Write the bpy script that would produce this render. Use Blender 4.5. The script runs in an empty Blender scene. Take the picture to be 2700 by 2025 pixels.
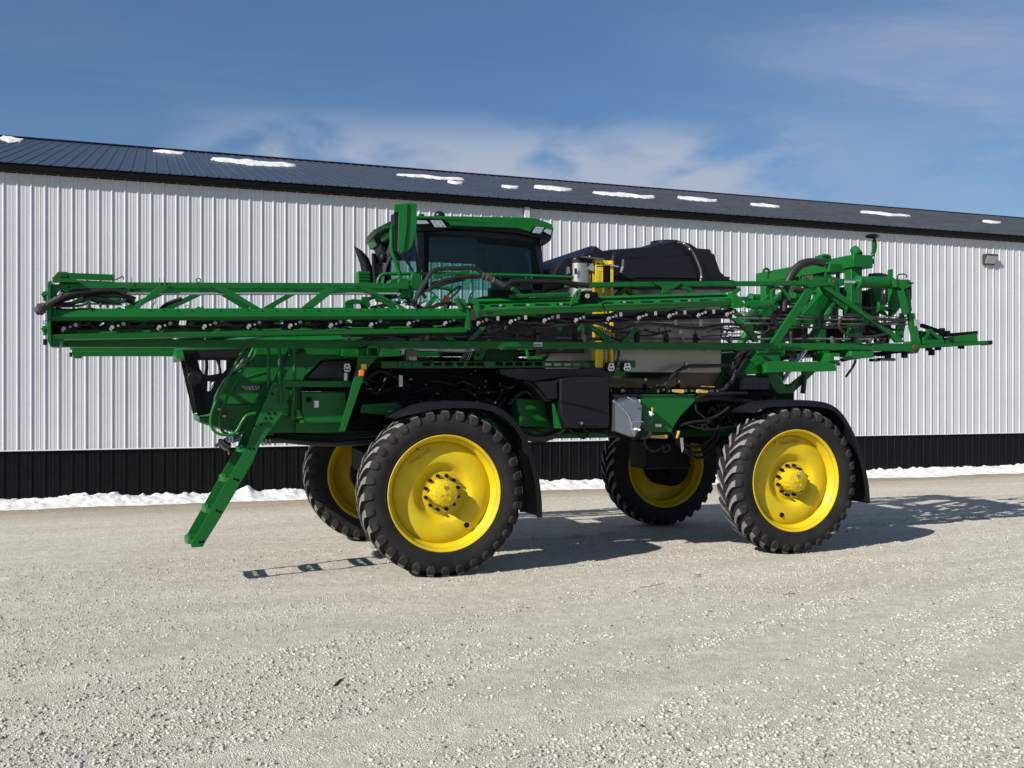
import bpy, bmesh, math, random
import numpy as np
from mathutils import Vector, Matrix
from mathutils.geometry import tessellate_polygon
random.seed(7); rng = np.random.default_rng(7)
sc = bpy.context.scene
C = sc.collection
# ---------------------------------------------------------------- camera geometry, metres; the wall runs along x, y is depth
F, HOR, CH = 2600.0, 1038.0, 1.98
FX, FY = 0.344, 0.939
def P(uv, Y):
    """point of the photograph (2700 x 2025) lying on the vertical plane y = Y"""
    a = (uv[0]-1350)/F
    t = Y/(FY-FX*a)
    return Vector((t*(FX+FY*a), Y, CH+t*(HOR-uv[1])/F))
def V(ox, oy, s):
    return lambda x, y: (ox+x/s, oy+y/s)
A = V(60,660,3.6867); B = V(460,880,3.6867); CC = V(900,520,3.6867); D = V(1400,600,3.6867)
E = V(1900,600,2.949); FF = V(900,850,3.6867); G = V(1400,850,3.6867); H = V(460,1050,3.6867)
I = V(780,1040,3.16); J = V(1550,1000,2.765); K = V(80,700,5.53); L = V(900,780,5.53)
M_ = V(1250,780,5.53); N = V(1650,900,5.53); O = V(2250,740,5.53); Q = V(2000,640,5.53)
U = lambda x, y: (x, y)
YC = 11.85                      # centre line of the sprayer
R0 = Vector((5.2, YC, 0))
# ---------------------------------------------------------------- materials
MATS = {}
def mat(name, col, rough=.5, metal=0, coat=0, noise=0, nscale=8, bump=0, bscale=60, dust=None, dustamt=0, spec=.5):
    m = bpy.data.materials.new(name); m.use_nodes = True
    nt = m.node_tree; b = nt.nodes['Principled BSDF']
    b.inputs['Base Color'].default_value = (*col, 1); b.inputs['Roughness'].default_value = rough
    b.inputs['Metallic'].default_value = metal; b.inputs['Coat Weight'].default_value = coat
    b.inputs['Coat Roughness'].default_value = .15; b.inputs['Specular IOR Level'].default_value = spec
    geo = nt.nodes.new('ShaderNodeNewGeometry')
    if noise or dust:
        n = nt.nodes.new('ShaderNodeTexNoise'); n.inputs['Scale'].default_value = nscale
        n.inputs['Detail'].default_value = 6; n.inputs['Roughness'].default_value = .65
        nt.links.new(geo.outputs['Position'], n.inputs['Vector'])
        r = nt.nodes.new('ShaderNodeMapRange'); r.inputs['From Min'].default_value = .35; r.inputs['From Max'].default_value = .7
        nt.links.new(n.outputs['Fac'], r.inputs['Value'])
        mx = nt.nodes.new('ShaderNodeMix'); mx.data_type = 'RGBA'
        mx.inputs['A'].default_value = (*col, 1)
        d = dust if dust else tuple(c*(1-noise) for c in col)
        mx.inputs['B'].default_value = (*d, 1)
        r.inputs['To Max'].default_value = dustamt if dust else 1
        nt.links.new(r.outputs['Result'], mx.inputs['Factor'])
        nt.links.new(mx.outputs['Result'], b.inputs['Base Color'])
        r2 = nt.nodes.new('ShaderNodeMapRange'); r2.inputs['To Min'].default_value = max(0, rough-.06); r2.inputs['To Max'].default_value = min(1, rough+.14)
        nt.links.new(n.outputs['Fac'], r2.inputs['Value']); nt.links.new(r2.outputs['Result'], b.inputs['Roughness'])
    if bump:
        n = nt.nodes.new('ShaderNodeTexNoise'); n.inputs['Scale'].default_value = bscale; n.inputs['Detail'].default_value = 5
        nt.links.new(geo.outputs['Position'], n.inputs['Vector'])
        bu = nt.nodes.new('ShaderNodeBump'); bu.inputs['Strength'].default_value = bump; bu.inputs['Distance'].default_value = .01
        nt.links.new(n.outputs['Fac'], bu.inputs['Height']); nt.links.new(bu.outputs['Normal'], b.inputs['Normal'])
    MATS[name] = m
    return m
mat('green', (.0015,.102,.012), .36, 0, .10, dust=(.012,.098,.024), dustamt=.5, nscale=5, spec=.25)
mat('green_bright', (.002,.122,.012), .36, 0, .12, dust=(.014,.125,.026), dustamt=.4, nscale=5, spec=.28)
mat('yellow', (.69,.49,.001), .45, 0, .10, dust=(.40,.30,.03), dustamt=.6, nscale=3.5, spec=.3)
mat('yellow_plate', (.70,.50,.015), .5, noise=.15)
mat('handle_yellow', (.62,.40,.05), .45, noise=.2)
mat('black_plastic', (.006,.007,.009), .5, dust=(.013,.014,.015), dustamt=.35, nscale=6, spec=.22)
mat('black_gloss', (.004,.005,.007), .3, dust=(.015,.015,.016), dustamt=.2, spec=.35)
mat('tank_cover', (.003,.004,.007), .36, dust=(.008,.009,.011), dustamt=.3, nscale=3, spec=.4)
mat('box_plastic', (.005,.006,.008), .5, spec=.28, dust=(.010,.010,.011), dustamt=.3, bump=.1, bscale=300)
mat('dark_metal', (.0035,.0035,.004), .5, .2, dust=(.014,.013,.012), dustamt=.3, nscale=10, spec=.12)
mat('hose', (.0045,.0045,.0045), .42, dust=(.03,.027,.024), dustamt=.4, nscale=12)
mat('hose_dusty', (.015,.013,.012), .5, dust=(.042,.035,.029), dustamt=.6, nscale=14)
mat('sheath', (.035,.032,.027), .7, dust=(.07,.062,.052), dustamt=.7, nscale=18, bump=.8, bscale=40)
mat('rubber', (.007,.007,.007), .75, dust=(.030,.028,.026), dustamt=.75, nscale=4, bump=.25, bscale=90, spec=.3)
mat('lug_rubber', (.013,.0125,.012), .85, dust=(.048,.044,.038), dustamt=.8, nscale=9, bump=.4, bscale=70, spec=.3)
mat('lug_top', (.13,.13,.125), .85, dust=(.26,.255,.24), dustamt=.9, nscale=9, bump=.4, bscale=70, spec=.3)  # dusty tread tops, with their sunlit paleness put into the colour
mat('steel', (.42,.40,.37), .32, .9, noise=.15, nscale=4)
mat('stainless', (.27,.245,.21), .30, 1, noise=.10, nscale=3)
mat('hopper_steel', (.34,.345,.35), .34, .8, noise=.08, nscale=5)
mat('chrome', (.75,.75,.76), .12, 1)
mat('pipe_grey', (.22,.21,.20), .4, .6, noise=.3, nscale=10)
mat('silver_rod', (.45,.46,.48), .35, .7, noise=.2)
mat('nozzle_white', (.34,.335,.33), .5, noise=.25, nscale=40)
mat('label_white', (.72,.73,.74), .5, noise=.12, nscale=60)
mat('label_ink', (.02,.02,.025), .5)
mat('orange', (.75,.16,.02), .35)
mat('stamp', (.30,.20,.01), .6)
mat('rust', (.16,.05,.025), .7, noise=.4, nscale=40)
mat('lamp', (.62,.64,.66), .18, .55, noise=.4, nscale=70)
mat('lamp_lens', (.40,.41,.39), .3, .2, noise=.1)
mat('bronze', (.055,.050,.040), .5, .3)
mat('snow', (.74,.74,.74), .75, dust=(.47,.44,.39), dustamt=.75, nscale=5, bump=1.0, bscale=22)
mat('skin_seat', (.02,.022,.025), .7)
def glass(name, tint, fac=.12):
    m = bpy.data.materials.new(name); m.use_nodes = True; nt = m.node_tree; nt.nodes.clear()
    o = nt.nodes.new('ShaderNodeOutputMaterial'); t = nt.nodes.new('ShaderNodeBsdfTransparent'); t.inputs[0].default_value = (*tint, 1)
    g = nt.nodes.new('ShaderNodeBsdfGlossy'); g.inputs['Roughness'].default_value = .03; g.inputs[0].default_value = (.38,.42,.45,1)
    f = nt.nodes.new('ShaderNodeFresnel'); f.inputs[0].default_value = 1.5
    mu = nt.nodes.new('ShaderNodeMath'); mu.operation = 'ADD'; mu.inputs[1].default_value = fac*.15; mu.use_clamp = True
    mx = nt.nodes.new('ShaderNodeMixShader')
    nt.links.new(f.outputs[0], mu.inputs[0]); nt.links.new(mu.outputs[0], mx.inputs[0]); nt.links.new(t.outputs[0], mx.inputs[1]); nt.links.new(g.outputs[0], mx.inputs[2]); nt.links.new(mx.outputs[0], o.inputs[0])
    MATS[name] = m
glass('glass', (.55,.76,.73)); glass('glass_dark', (.05,.09,.10), .2); glass('glass_clear', (.62,.74,.72))
m = mat('mirror_glass', (.8,.8,.82), .05, 1)
# ---------------------------------------------------------------- mesh builder
def smooth(pts, n=6):
    if len(pts) < 3: return [Vector(p) for p in pts]
    pts = [Vector(p) for p in pts]; out = []
    ext = [pts[0]*2-pts[1]]+pts+[pts[-1]*2-pts[-2]]
    for i in range(1, len(ext)-2):
        p0,p1,p2,p3 = ext[i-1:i+3]
        for k in range(n):
            t = k/n
            out.append(.5*((2*p1)+(p2-p0)*t+(2*p0-5*p1+4*p2-p3)*t*t+(3*p1-p0-3*p2+p3)*t**3))
    out.append(pts[-1]); return out
SPLIT = set('lattice rear_lattice frame_rail drop_hose rear_yoke fold_linkage tail_arm end_hose fold_hose hose platform_frame hose_bundle plumbing_hose mast_hose lift_arm pipe_clamp pipe_hanger steel_line clip pivot_pin cable_tie hopper_hose engine_hose coolant_pipe hose_clamp grille mast_gusset end_plate rear_frame belly_frame engine box_bracket walkway_bracket fold_hinge spray_pipe hood_rear_panel rear_housing hose_clip fold_cylinder roof_antenna bolt hose_fitting tow_coupling front_valve rear_plumbing pipe_fitting cooling_pipe wiper tap backing_sheet valve_block frame_brace tail_beam'.split())
def split_islands(me, name, parent):
    bm = bmesh.new(); bm.from_mesh(me); bm.faces.ensure_lookup_table(); seen = set(); res = []; bev = PEND[0]
    for f0 in bm.faces:
        if f0.index in seen: continue
        st = [f0]; isl = []; seen.add(f0.index)
        while st:
            f = st.pop(); isl.append(f)
            for v in f.verts:
                for g in v.link_faces:
                    if g.index not in seen: seen.add(g.index); st.append(g)
        vi = {}; vs = []; fs = []; sm = []
        for f in isl:
            r = []
            for v in f.verts:
                if v.index not in vi: vi[v.index] = len(vs); vs.append(v.co.copy())
                r.append(vi[v.index])
            fs.append(r); sm.append(f.smooth)
        m2 = bpy.data.meshes.new(name); m2.from_pydata([tuple(v) for v in vs], [], fs); m2.polygons.foreach_set('use_smooth', sm); m2.materials.append(me.materials[0]); m2.update()
        if any(sm):
            try: m2.set_sharp_from_angle(angle=math.radians(40))
            except Exception: pass
        o = bpy.data.objects.new(name, m2); C.objects.link(o)
        if parent is not None: o.parent = parent
        if bev:
            b = o.modifiers.new('Bevel', 'BEVEL'); b.width = bev; b.segments = 2; b.limit_method = 'ANGLE'; b.angle_limit = math.radians(50)
        res.append(o)
    bm.free(); return res[0]
PEND = [0]
class MB:
    def __init__(s): s.v = []; s.f = []; s.sm = []
    def add(s, vs, fs, sm=False):
        b = len(s.v); s.v += [Vector(v) for v in vs]
        for f in fs: s.f.append([i+b for i in f]); s.sm.append(sm)
    def box(s, p0, p1):
        x0,x1 = sorted((p0[0],p1[0])); y0,y1 = sorted((p0[1],p1[1])); z0,z1 = sorted((p0[2],p1[2]))
        s.add([(x0,y0,z0),(x1,y0,z0),(x1,y1,z0),(x0,y1,z0),(x0,y0,z1),(x1,y0,z1),(x1,y1,z1),(x0,y1,z1)],
              [(3,2,1,0),(4,5,6,7),(0,1,5,4),(1,2,6,5),(2,3,7,6),(3,0,4,7)])
        return s
    def wb(s, view, a, b, Y, dy):           # box from two corner readings, front face at Y, going dy deeper
        p, q = P(view(*a), Y), P(view(*b), Y); return s.box(p, (q.x, Y+dy, q.z))
    def loft(s, rings, cap=True, sm=False, closed=True):
        n = len(rings[0]); vs = [p for r in rings for p in r]; fs = []
        for i in range(len(rings)-1):
            for k in range(n if closed else n-1):
                k2 = (k+1) % n
                fs.append((i*n+k, i*n+k2, (i+1)*n+k2, (i+1)*n+k))
        s.add(vs, fs, sm)
        if cap and closed:
            s.add(rings[0], [tuple(range(n))[::-1]]); s.add(rings[-1], [tuple(range(n))])
        return s
    def prof(s, p0, p1, pr, pr1=None):      # beam with a (dy, dz) section from p0 to p1
        pr1 = pr1 or pr
        return s.loft([[Vector(p0)+Vector((0,a,b)) for a,b in pr], [Vector(p1)+Vector((0,a,b)) for a,b in pr1]])
    def bar(s, p0, p1, w, t):
        p0, p1 = Vector(p0), Vector(p1); d = (p1-p0).normalized()
        n1 = d.cross(Vector((0,1,0)))
        n1 = Vector((1,0,0)) if n1.length < .1 else n1.normalized()
        n2 = d.cross(n1).normalized(); r = []
        for p in (p0, p1):
            r.append([p+n1*w/2+n2*t/2, p-n1*w/2+n2*t/2, p-n1*w/2-n2*t/2, p+n1*w/2-n2*t/2])
        return s.loft(r)
    def tube(s, pts, r, n=8, sm=6, cap=True):
        pts = smooth(pts, sm); rings = []; up = None
        for i, p in enumerate(pts):
            d = (pts[min(i+1,len(pts)-1)]-pts[max(i-1,0)]).normalized()
            if up is None:
                up = Vector((0,0,1)) if abs(d.z) < .9 else Vector((0,1,0))
            a = d.cross(up)
            if a.length < 1e-4: a = d.cross(Vector((1,0,0)))
            a.normalize(); b = a.cross(d).normalized(); up = b
            rr = r(i/(len(pts)-1)) if callable(r) else r
            rings.append([p+(a*math.cos(2*math.pi*k/n)+b*math.sin(2*math.pi*k/n))*rr for k in range(n)])
        return s.loft(rings, cap, True)
    def cyl(s, p0, p1, r, n=16, r1=None):
        p0, p1 = Vector(p0), Vector(p1); d = (p1-p0).normalized()
        a = d.orthogonal().normalized(); b = d.cross(a); r1 = r if r1 is None else r1
        R = [[p+(a*math.cos(2*math.pi*k/n)+b*math.sin(2*math.pi*k/n))*q for k in range(n)] for p, q in ((p0,r),(p1,r1))]
        s.loft(R, False, True); s.add(R[0], [tuple(range(n))]); s.add(R[1], [tuple(range(n))]); return s
    def plate(s, view, pts, Y, t, holes=()):    # outline read from the photograph at depth Y, t thick
        loops = [[P(view(*p), Y) for p in pts]]+[[P(view(*p), Y) for p in h] for h in holes]
        return s.plate3(loops, Vector((0,t,0)))
    def plate3(s, loops, ext):
        flat = [p for l in loops for p in l]
        tri = tessellate_polygon([[Vector((p.x,p.z,0)) if abs(ext.y) > 1e-6 else (Vector((p.y,p.z,0)) if abs(ext.x) > 1e-6 else Vector((p.x,p.y,0))) for p in l] for l in loops])
        n = len(flat); vs = flat+[p+ext for p in flat]; fs = []
        for t in tri: fs.append(tuple(t)); fs.append(tuple(i+n for i in reversed(t)))
        o = 0
        for l in loops:
            k = len(l)
            for i in range(k): j = (i+1) % k; fs.append((o+i, o+j, o+j+n, o+i+n))
            o += k
        s.add(vs, fs); return s
    def lathe(s, prof, n=64, axis_y=True, sm=True, c=(0,0,0)):
        c = Vector(c); rings = []
        for r, d in prof:
            rings.append([c+Vector((r*math.cos(2*math.pi*k/n), d, r*math.sin(2*math.pi*k/n))) if axis_y else c+Vector((r*math.cos(2*math.pi*k/n), r*math.sin(2*math.pi*k/n), d)) for k in range(n)])
        return s.loft(rings, False, sm)
    def sph(s, c, r, n=10):
        c = Vector(c); rr = r if isinstance(r, (tuple,list)) else (r,r,r)
        rings = [[c+Vector((rr[0]*math.sin(math.pi*i/n)*math.cos(2*math.pi*k/(2*n)), rr[1]*math.sin(math.pi*i/n)*math.sin(2*math.pi*k/(2*n)), rr[2]*math.cos(math.pi*i/n))) for k in range(2*n)] for i in range(n+1)]
        return s.loft(rings, False, True)
    def build(s, name, m, parent=None, local=True, bevel=0, base=None):
        PEND[0] = bevel
        me = bpy.data.meshes.new(name)
        off = R0 if (local and base is None) else (Vector(base) if base is not None else Vector((0,0,0)))
        me.from_pydata([tuple(v-off) for v in s.v], [], s.f)
        me.polygons.foreach_set('use_smooth', s.sm)
        me.materials.append(MATS[m]); me.validate(); me.update()
        bm = bmesh.new(); bm.from_mesh(me)
        bmesh.ops.remove_doubles(bm, verts=bm.verts, dist=1e-5)
        bmesh.ops.recalc_face_normals(bm, faces=bm.faces)
        bm.to_mesh(me); bm.free()
        if name in SPLIT: return split_islands(me, name, parent)
        if any(s.sm):
            try: me.set_sharp_from_angle(angle=math.radians(40))
            except Exception: pass
        o = bpy.data.objects.new(name, me); C.objects.link(o)
        if parent is not None: o.parent = parent
        if base is not None: o.location = off
        if bevel:
            b = o.modifiers.new('Bevel', 'BEVEL'); b.width = bevel; b.segments = 2; b.limit_method = 'ANGLE'; b.angle_limit = math.radians(50)
            b.harden_normals = False
        return o
def tag(o, label=None, cat=None, group=None, kind=None):
    if label: o['label'] = label
    if cat: o['category'] = cat
    if group: o['group'] = group
    if kind: o['kind'] = kind
    return o
def text_mesh(body, size, loc, rx, rz, m, name, parent, ext=.001, shear=0, off=0, local=True):
    cu = bpy.data.curves.new('t', 'FONT'); cu.body = body; cu.size = size; cu.extrude = ext; cu.shear = shear; cu.offset = off
    cu.align_x = 'CENTER'; cu.align_y = 'CENTER'
    t = bpy.data.objects.new('t', cu); C.objects.link(t)
    dg = bpy.context.evaluated_depsgraph_get(); me = bpy.data.meshes.new_from_object(t.evaluated_get(dg))
    bpy.data.objects.remove(t)
    me.name = name; me.materials.clear(); me.materials.append(MATS[m])
    mt = Matrix.Translation(Vector(loc)-(R0 if local else Vector((0,0,0)))) @ Matrix.Rotation(rz,4,'Z') @ Matrix.Rotation(math.pi/2,4,'X') @ Matrix.Rotation(rx,4,'Z')
    me.transform(mt)
    o = bpy.data.objects.new(name, me); C.objects.link(o); o.parent = parent
    return o
# ================================================================ SETTING
cam = bpy.data.cameras.new('camera'); co = bpy.data.objects.new('camera', cam); C.objects.link(co)
cam.sensor_width = 36; cam.lens = 36*F/2700; cam.shift_y = (HOR-1012.5)/2700; cam.clip_start = .1; cam.clip_end = 2000
co.location = (0,0,CH); co.rotation_euler = (math.pi/2, 0, -math.atan2(FX, FY)); sc.camera = co
SUN = Vector((-1.42,-.60,1)).normalized()
sun = bpy.data.lights.new('sun', 'SUN'); so = bpy.data.objects.new('sun', sun); C.objects.link(so)
sun.energy = 5.0; sun.angle = math.radians(.5); sun.color = (1,.955,.89)
so.rotation_euler = SUN.to_track_quat('Z','Y').to_euler()
sc.view_settings.view_transform = 'Standard'; sc.view_settings.look = 'None'; sc.view_settings.exposure = .38; sc.view_settings.gamma = 1
w = bpy.data.worlds.new('World'); sc.world = w; w.use_nodes = True; nt = w.node_tree; nt.nodes.clear()
out = nt.nodes.new('ShaderNodeOutputWorld'); bg = nt.nodes.new('ShaderNodeBackground'); bg.inputs[1].default_value = .066
sky = nt.nodes.new('ShaderNodeTexSky'); sky.sky_type = 'NISHITA'; sky.sun_disc = False
sky.sun_elevation = math.asin(SUN.z); sky.sun_rotation = math.atan2(SUN.x, SUN.y); sky.air_density = 1.25; sky.dust_density = 0; sky.ozone_density = 10
tc = nt.nodes.new('ShaderNodeTexCoord')
sep = nt.nodes.new('ShaderNodeSeparateXYZ'); nt.links.new(tc.outputs['Generated'], sep.inputs[0])
def mth(op, a=None, b=None, va=None, vb=None, clamp=False):
    m = nt.nodes.new('ShaderNodeMath'); m.operation = op; m.use_clamp = clamp
    if a is not None: nt.links.new(a, m.inputs[0])
    elif va is not None: m.inputs[0].default_value = va
    if b is not None: nt.links.new(b, m.inputs[1])
    elif vb is not None: m.inputs[1].default_value = vb
    return m.outputs[0]
# clouds live on a flat layer overhead: direction / height
zz = mth('MAXIMUM', sep.outputs['Z'], vb=.02); zz = mth('ADD', zz, vb=.06)
cx = mth('DIVIDE', sep.outputs['X'], zz); cy = mth('DIVIDE', sep.outputs['Y'], zz)
comb = nt.nodes.new('ShaderNodeCombineXYZ'); nt.links.new(cx, comb.inputs[0]); nt.links.new(cy, comb.inputs[1])
def wnoise(scale, rot, sx, sy, lo, hi, det=8, rough=.6, dist=.6, off=(0,0,0), src=None):
    mp = nt.nodes.new('ShaderNodeMapping'); mp.inputs['Rotation'].default_value = (0,0,rot); mp.inputs['Scale'].default_value = (sx,sy,1); mp.inputs['Location'].default_value = off
    nt.links.new(src or comb.outputs[0], mp.inputs[0])
    n = nt.nodes.new('ShaderNodeTexNoise'); n.inputs['Scale'].default_value = scale; n.inputs['Detail'].default_value = det; n.inputs['Roughness'].default_value = rough; n.inputs['Distortion'].default_value = dist
    nt.links.new(mp.outputs[0], n.inputs['Vector'])
    r = nt.nodes.new('ShaderNodeMapRange'); r.interpolation_type = 'SMOOTHSTEP'; r.inputs['From Min'].default_value = lo; r.inputs['From Max'].default_value = hi
    nt.links.new(n.outputs['Fac'], r.inputs[0]); return r.outputs[0]
cirrus = wnoise(.55, .5, 1, 2.6, .40, .85, 9, .62, 1.0, (3.1,.4,0))
veil = wnoise(.25, .2, 1, 1.5, .15, .75, 6, .55, .5, (1.0,2.0,0))
# low bank: noise in (azimuth, elevation)
band_src = nt.nodes.new('ShaderNodeCombineXYZ')
az = nt.nodes.new('ShaderNodeMath'); az.operation = 'ARCTAN2'; nt.links.new(sep.outputs['X'], az.inputs[0]); nt.links.new(sep.outputs['Y'], az.inputs[1])
nt.links.new(az.outputs[0], band_src.inputs[0]); nt.links.new(sep.outputs['Z'], band_src.inputs[1])
bank = wnoise(6.5, 0, 1, 2.4, .34, .58, 7, .52, .3, (.55,.2,0), band_src.outputs[0])
bm_lo = nt.nodes.new('ShaderNodeMapRange'); bm_lo.interpolation_type = 'SMOOTHSTEP'
bm_lo.inputs['From Min'].default_value = .285; bm_lo.inputs['From Max'].default_value = .225
nt.links.new(sep.outputs['Z'], bm_lo.inputs[0])
bank = mth('MULTIPLY', bank, bm_lo.outputs[0])
azl = nt.nodes.new('ShaderNodeMapRange'); azl.interpolation_type = 'SMOOTHSTEP'; azl.inputs['From Min'].default_value = -.02; azl.inputs['From Max'].default_value = .12; nt.links.new(az.outputs[0], azl.inputs[0])
bank = mth('MULTIPLY', bank, azl.outputs[0])
azf = nt.nodes.new('ShaderNodeMapRange'); azf.interpolation_type = 'SMOOTHSTEP'; azf.inputs['From Min'].default_value = .52; azf.inputs['From Max'].default_value = .72; azf.inputs['To Min'].default_value = 1; azf.inputs['To Max'].default_value = .25; nt.links.new(az.outputs[0], azf.inputs[0])
bank = mth('MULTIPLY', bank, azf.outputs[0])
azr = nt.nodes.new('ShaderNodeMapRange'); azr.interpolation_type = 'SMOOTHSTEP'; azr.inputs['From Min'].default_value = .40; azr.inputs['From Max'].default_value = .80; azr.inputs['To Min'].default_value = .25; nt.links.new(az.outputs[0], azr.inputs[0])
tot = mth('MAXIMUM', mth('MULTIPLY', mth('MULTIPLY', cirrus, azr.outputs[0]), vb=.55), mth('MULTIPLY', bank, vb=.95))
tot = mth('ADD', tot, mth('MULTIPLY', mth('MULTIPLY', veil, azr.outputs[0]), vb=.30), clamp=True)
mix = nt.nodes.new('ShaderNodeMix'); mix.data_type = 'RGBA'; mix.inputs['B'].default_value = (4.7,5.4,6.9,1)
nt.links.new(tot, mix.inputs['Factor']); nt.links.new(sky.outputs[0], mix.inputs['A']); nt.links.new(mix.outputs['Result'], bg.inputs[0]); nt.links.new(bg.outputs[0], out.inputs[0])

# ---------------------------------------------------------------- ground
def node_mat(name):
    m = bpy.data.materials.new(name); m.use_nodes = True; MATS[name] = m; nt = m.node_tree
    return nt, nt.nodes['Principled BSDF']
def N_(nt, t, **kw):
    n = nt.nodes.new(t)
    for k, v in kw.items():
        if k in n.inputs: n.inputs[k].default_value = v
        else: setattr(n, k, v)
    return n
nt, b = node_mat('gravel_ground')
b.inputs['Roughness'].default_value = .9; b.inputs['Specular IOR Level'].default_value = .25
g = N_(nt,'ShaderNodeNewGeometry'); mp = N_(nt,'ShaderNodeMapping'); mp.inputs['Scale'].default_value = (.22,1,1); mp.inputs['Rotation'].default_value = (0,0,-.36)
nt.links.new(g.outputs['Position'], mp.inputs[0])
big = N_(nt,'ShaderNodeTexNoise', Scale=1.5, Detail=6, Roughness=.62); nt.links.new(mp.outputs[0], big.inputs['Vector'])
med = N_(nt,'ShaderNodeTexNoise', Scale=9, Detail=8, Roughness=.75); nt.links.new(g.outputs['Position'], med.inputs['Vector'])
vor = N_(nt,'ShaderNodeTexVoronoi', Scale=95); nt.links.new(g.outputs['Position'], vor.inputs['Vector'])
vor2 = N_(nt,'ShaderNodeTexVoronoi', Scale=210); nt.links.new(g.outputs['Position'], vor2.inputs['Vector'])
r1 = N_(nt,'ShaderNodeValToRGB'); r1.color_ramp.elements[0].position = .33; r1.color_ramp.elements[0].color = (.57,.535,.455,1); r1.color_ramp.elements[1].position = .68; r1.color_ramp.elements[1].color = (.70,.665,.585,1)
nt.links.new(big.outputs['Fac'], r1.inputs[0])
m1 = N_(nt,'ShaderNodeMix', data_type='RGBA', blend_type='MULTIPLY'); m1.inputs['Factor'].default_value = 1
r2 = N_(nt,'ShaderNodeValToRGB'); r2.color_ramp.elements[0].position = .3; r2.color_ramp.elements[0].color = (.72,.71,.69,1); r2.color_ramp.elements[1].position = .7; r2.color_ramp.elements[1].color = (1.12,1.11,1.08,1)
nt.links.new(med.outputs['Fac'], r2.inputs[0]); nt.links.new(r1.outputs[0], m1.inputs['A']); nt.links.new(r2.outputs[0], m1.inputs['B'])
m2 = N_(nt,'ShaderNodeMix', data_type='RGBA', blend_type='MULTIPLY'); m2.inputs['Factor'].default_value = .55
hsv = N_(nt,'ShaderNodeSeparateColor'); nt.links.new(vor.outputs['Color'], hsv.inputs[0])
r3 = N_(nt,'ShaderNodeValToRGB'); r3.color_ramp.elements[0].color = (.62,.60,.58,1); r3.color_ramp.elements[1].color = (1.35,1.34,1.3,1); nt.links.new(hsv.outputs[0], r3.inputs[0])
nt.links.new(m1.outputs['Result'], m2.inputs['A']); nt.links.new(r3.outputs[0], m2.inputs['B'])
# damp brown strip where the snow bank melts
sepg = N_(nt,'ShaderNodeSeparateXYZ'); nt.links.new(g.outputs['Position'], sepg.inputs[0])
ad = N_(nt,'ShaderNodeMath', operation='MULTIPLY_ADD'); nt.links.new(med.outputs['Fac'], ad.inputs[0]); ad.inputs[1].default_value = 2.0; nt.links.new(sepg.outputs['Y'], ad.inputs[2])
damp = N_(nt,'ShaderNodeMapRange'); damp.inputs['From Min'].default_value = 17.6; damp.inputs['From Max'].default_value = 19.6; nt.links.new(ad.outputs[0], damp.inputs[0])
m3 = N_(nt,'ShaderNodeMix', data_type='RGBA', blend_type='MULTIPLY'); m3.inputs['B'].default_value = (.56,.50,.42,1); nt.links.new(damp.outputs[0], m3.inputs['Factor']); nt.links.new(m2.outputs['Result'], m3.inputs['A'])
nt.links.new(m3.outputs['Result'], b.inputs['Base Color'])
s1 = N_(nt,'ShaderNodeMath', operation='MULTIPLY_ADD'); nt.links.new(vor.outputs['Distance'], s1.inputs[0]); s1.inputs[1].default_value = -1.0; nt.links.new(med.outputs['Fac'], s1.inputs[2])
s2 = N_(nt,'ShaderNodeMath', operation='MULTIPLY_ADD'); nt.links.new(vor2.outputs['Distance'], s2.inputs[0]); s2.inputs[1].default_value = -.5; nt.links.new(s1.outputs[0], s2.inputs[2])
bu = N_(nt,'ShaderNodeBump', Strength=.9, Distance=.013); nt.links.new(s2.outputs[0], bu.inputs['Height']); nt.links.new(bu.outputs['Normal'], b.inputs['Normal'])

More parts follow.
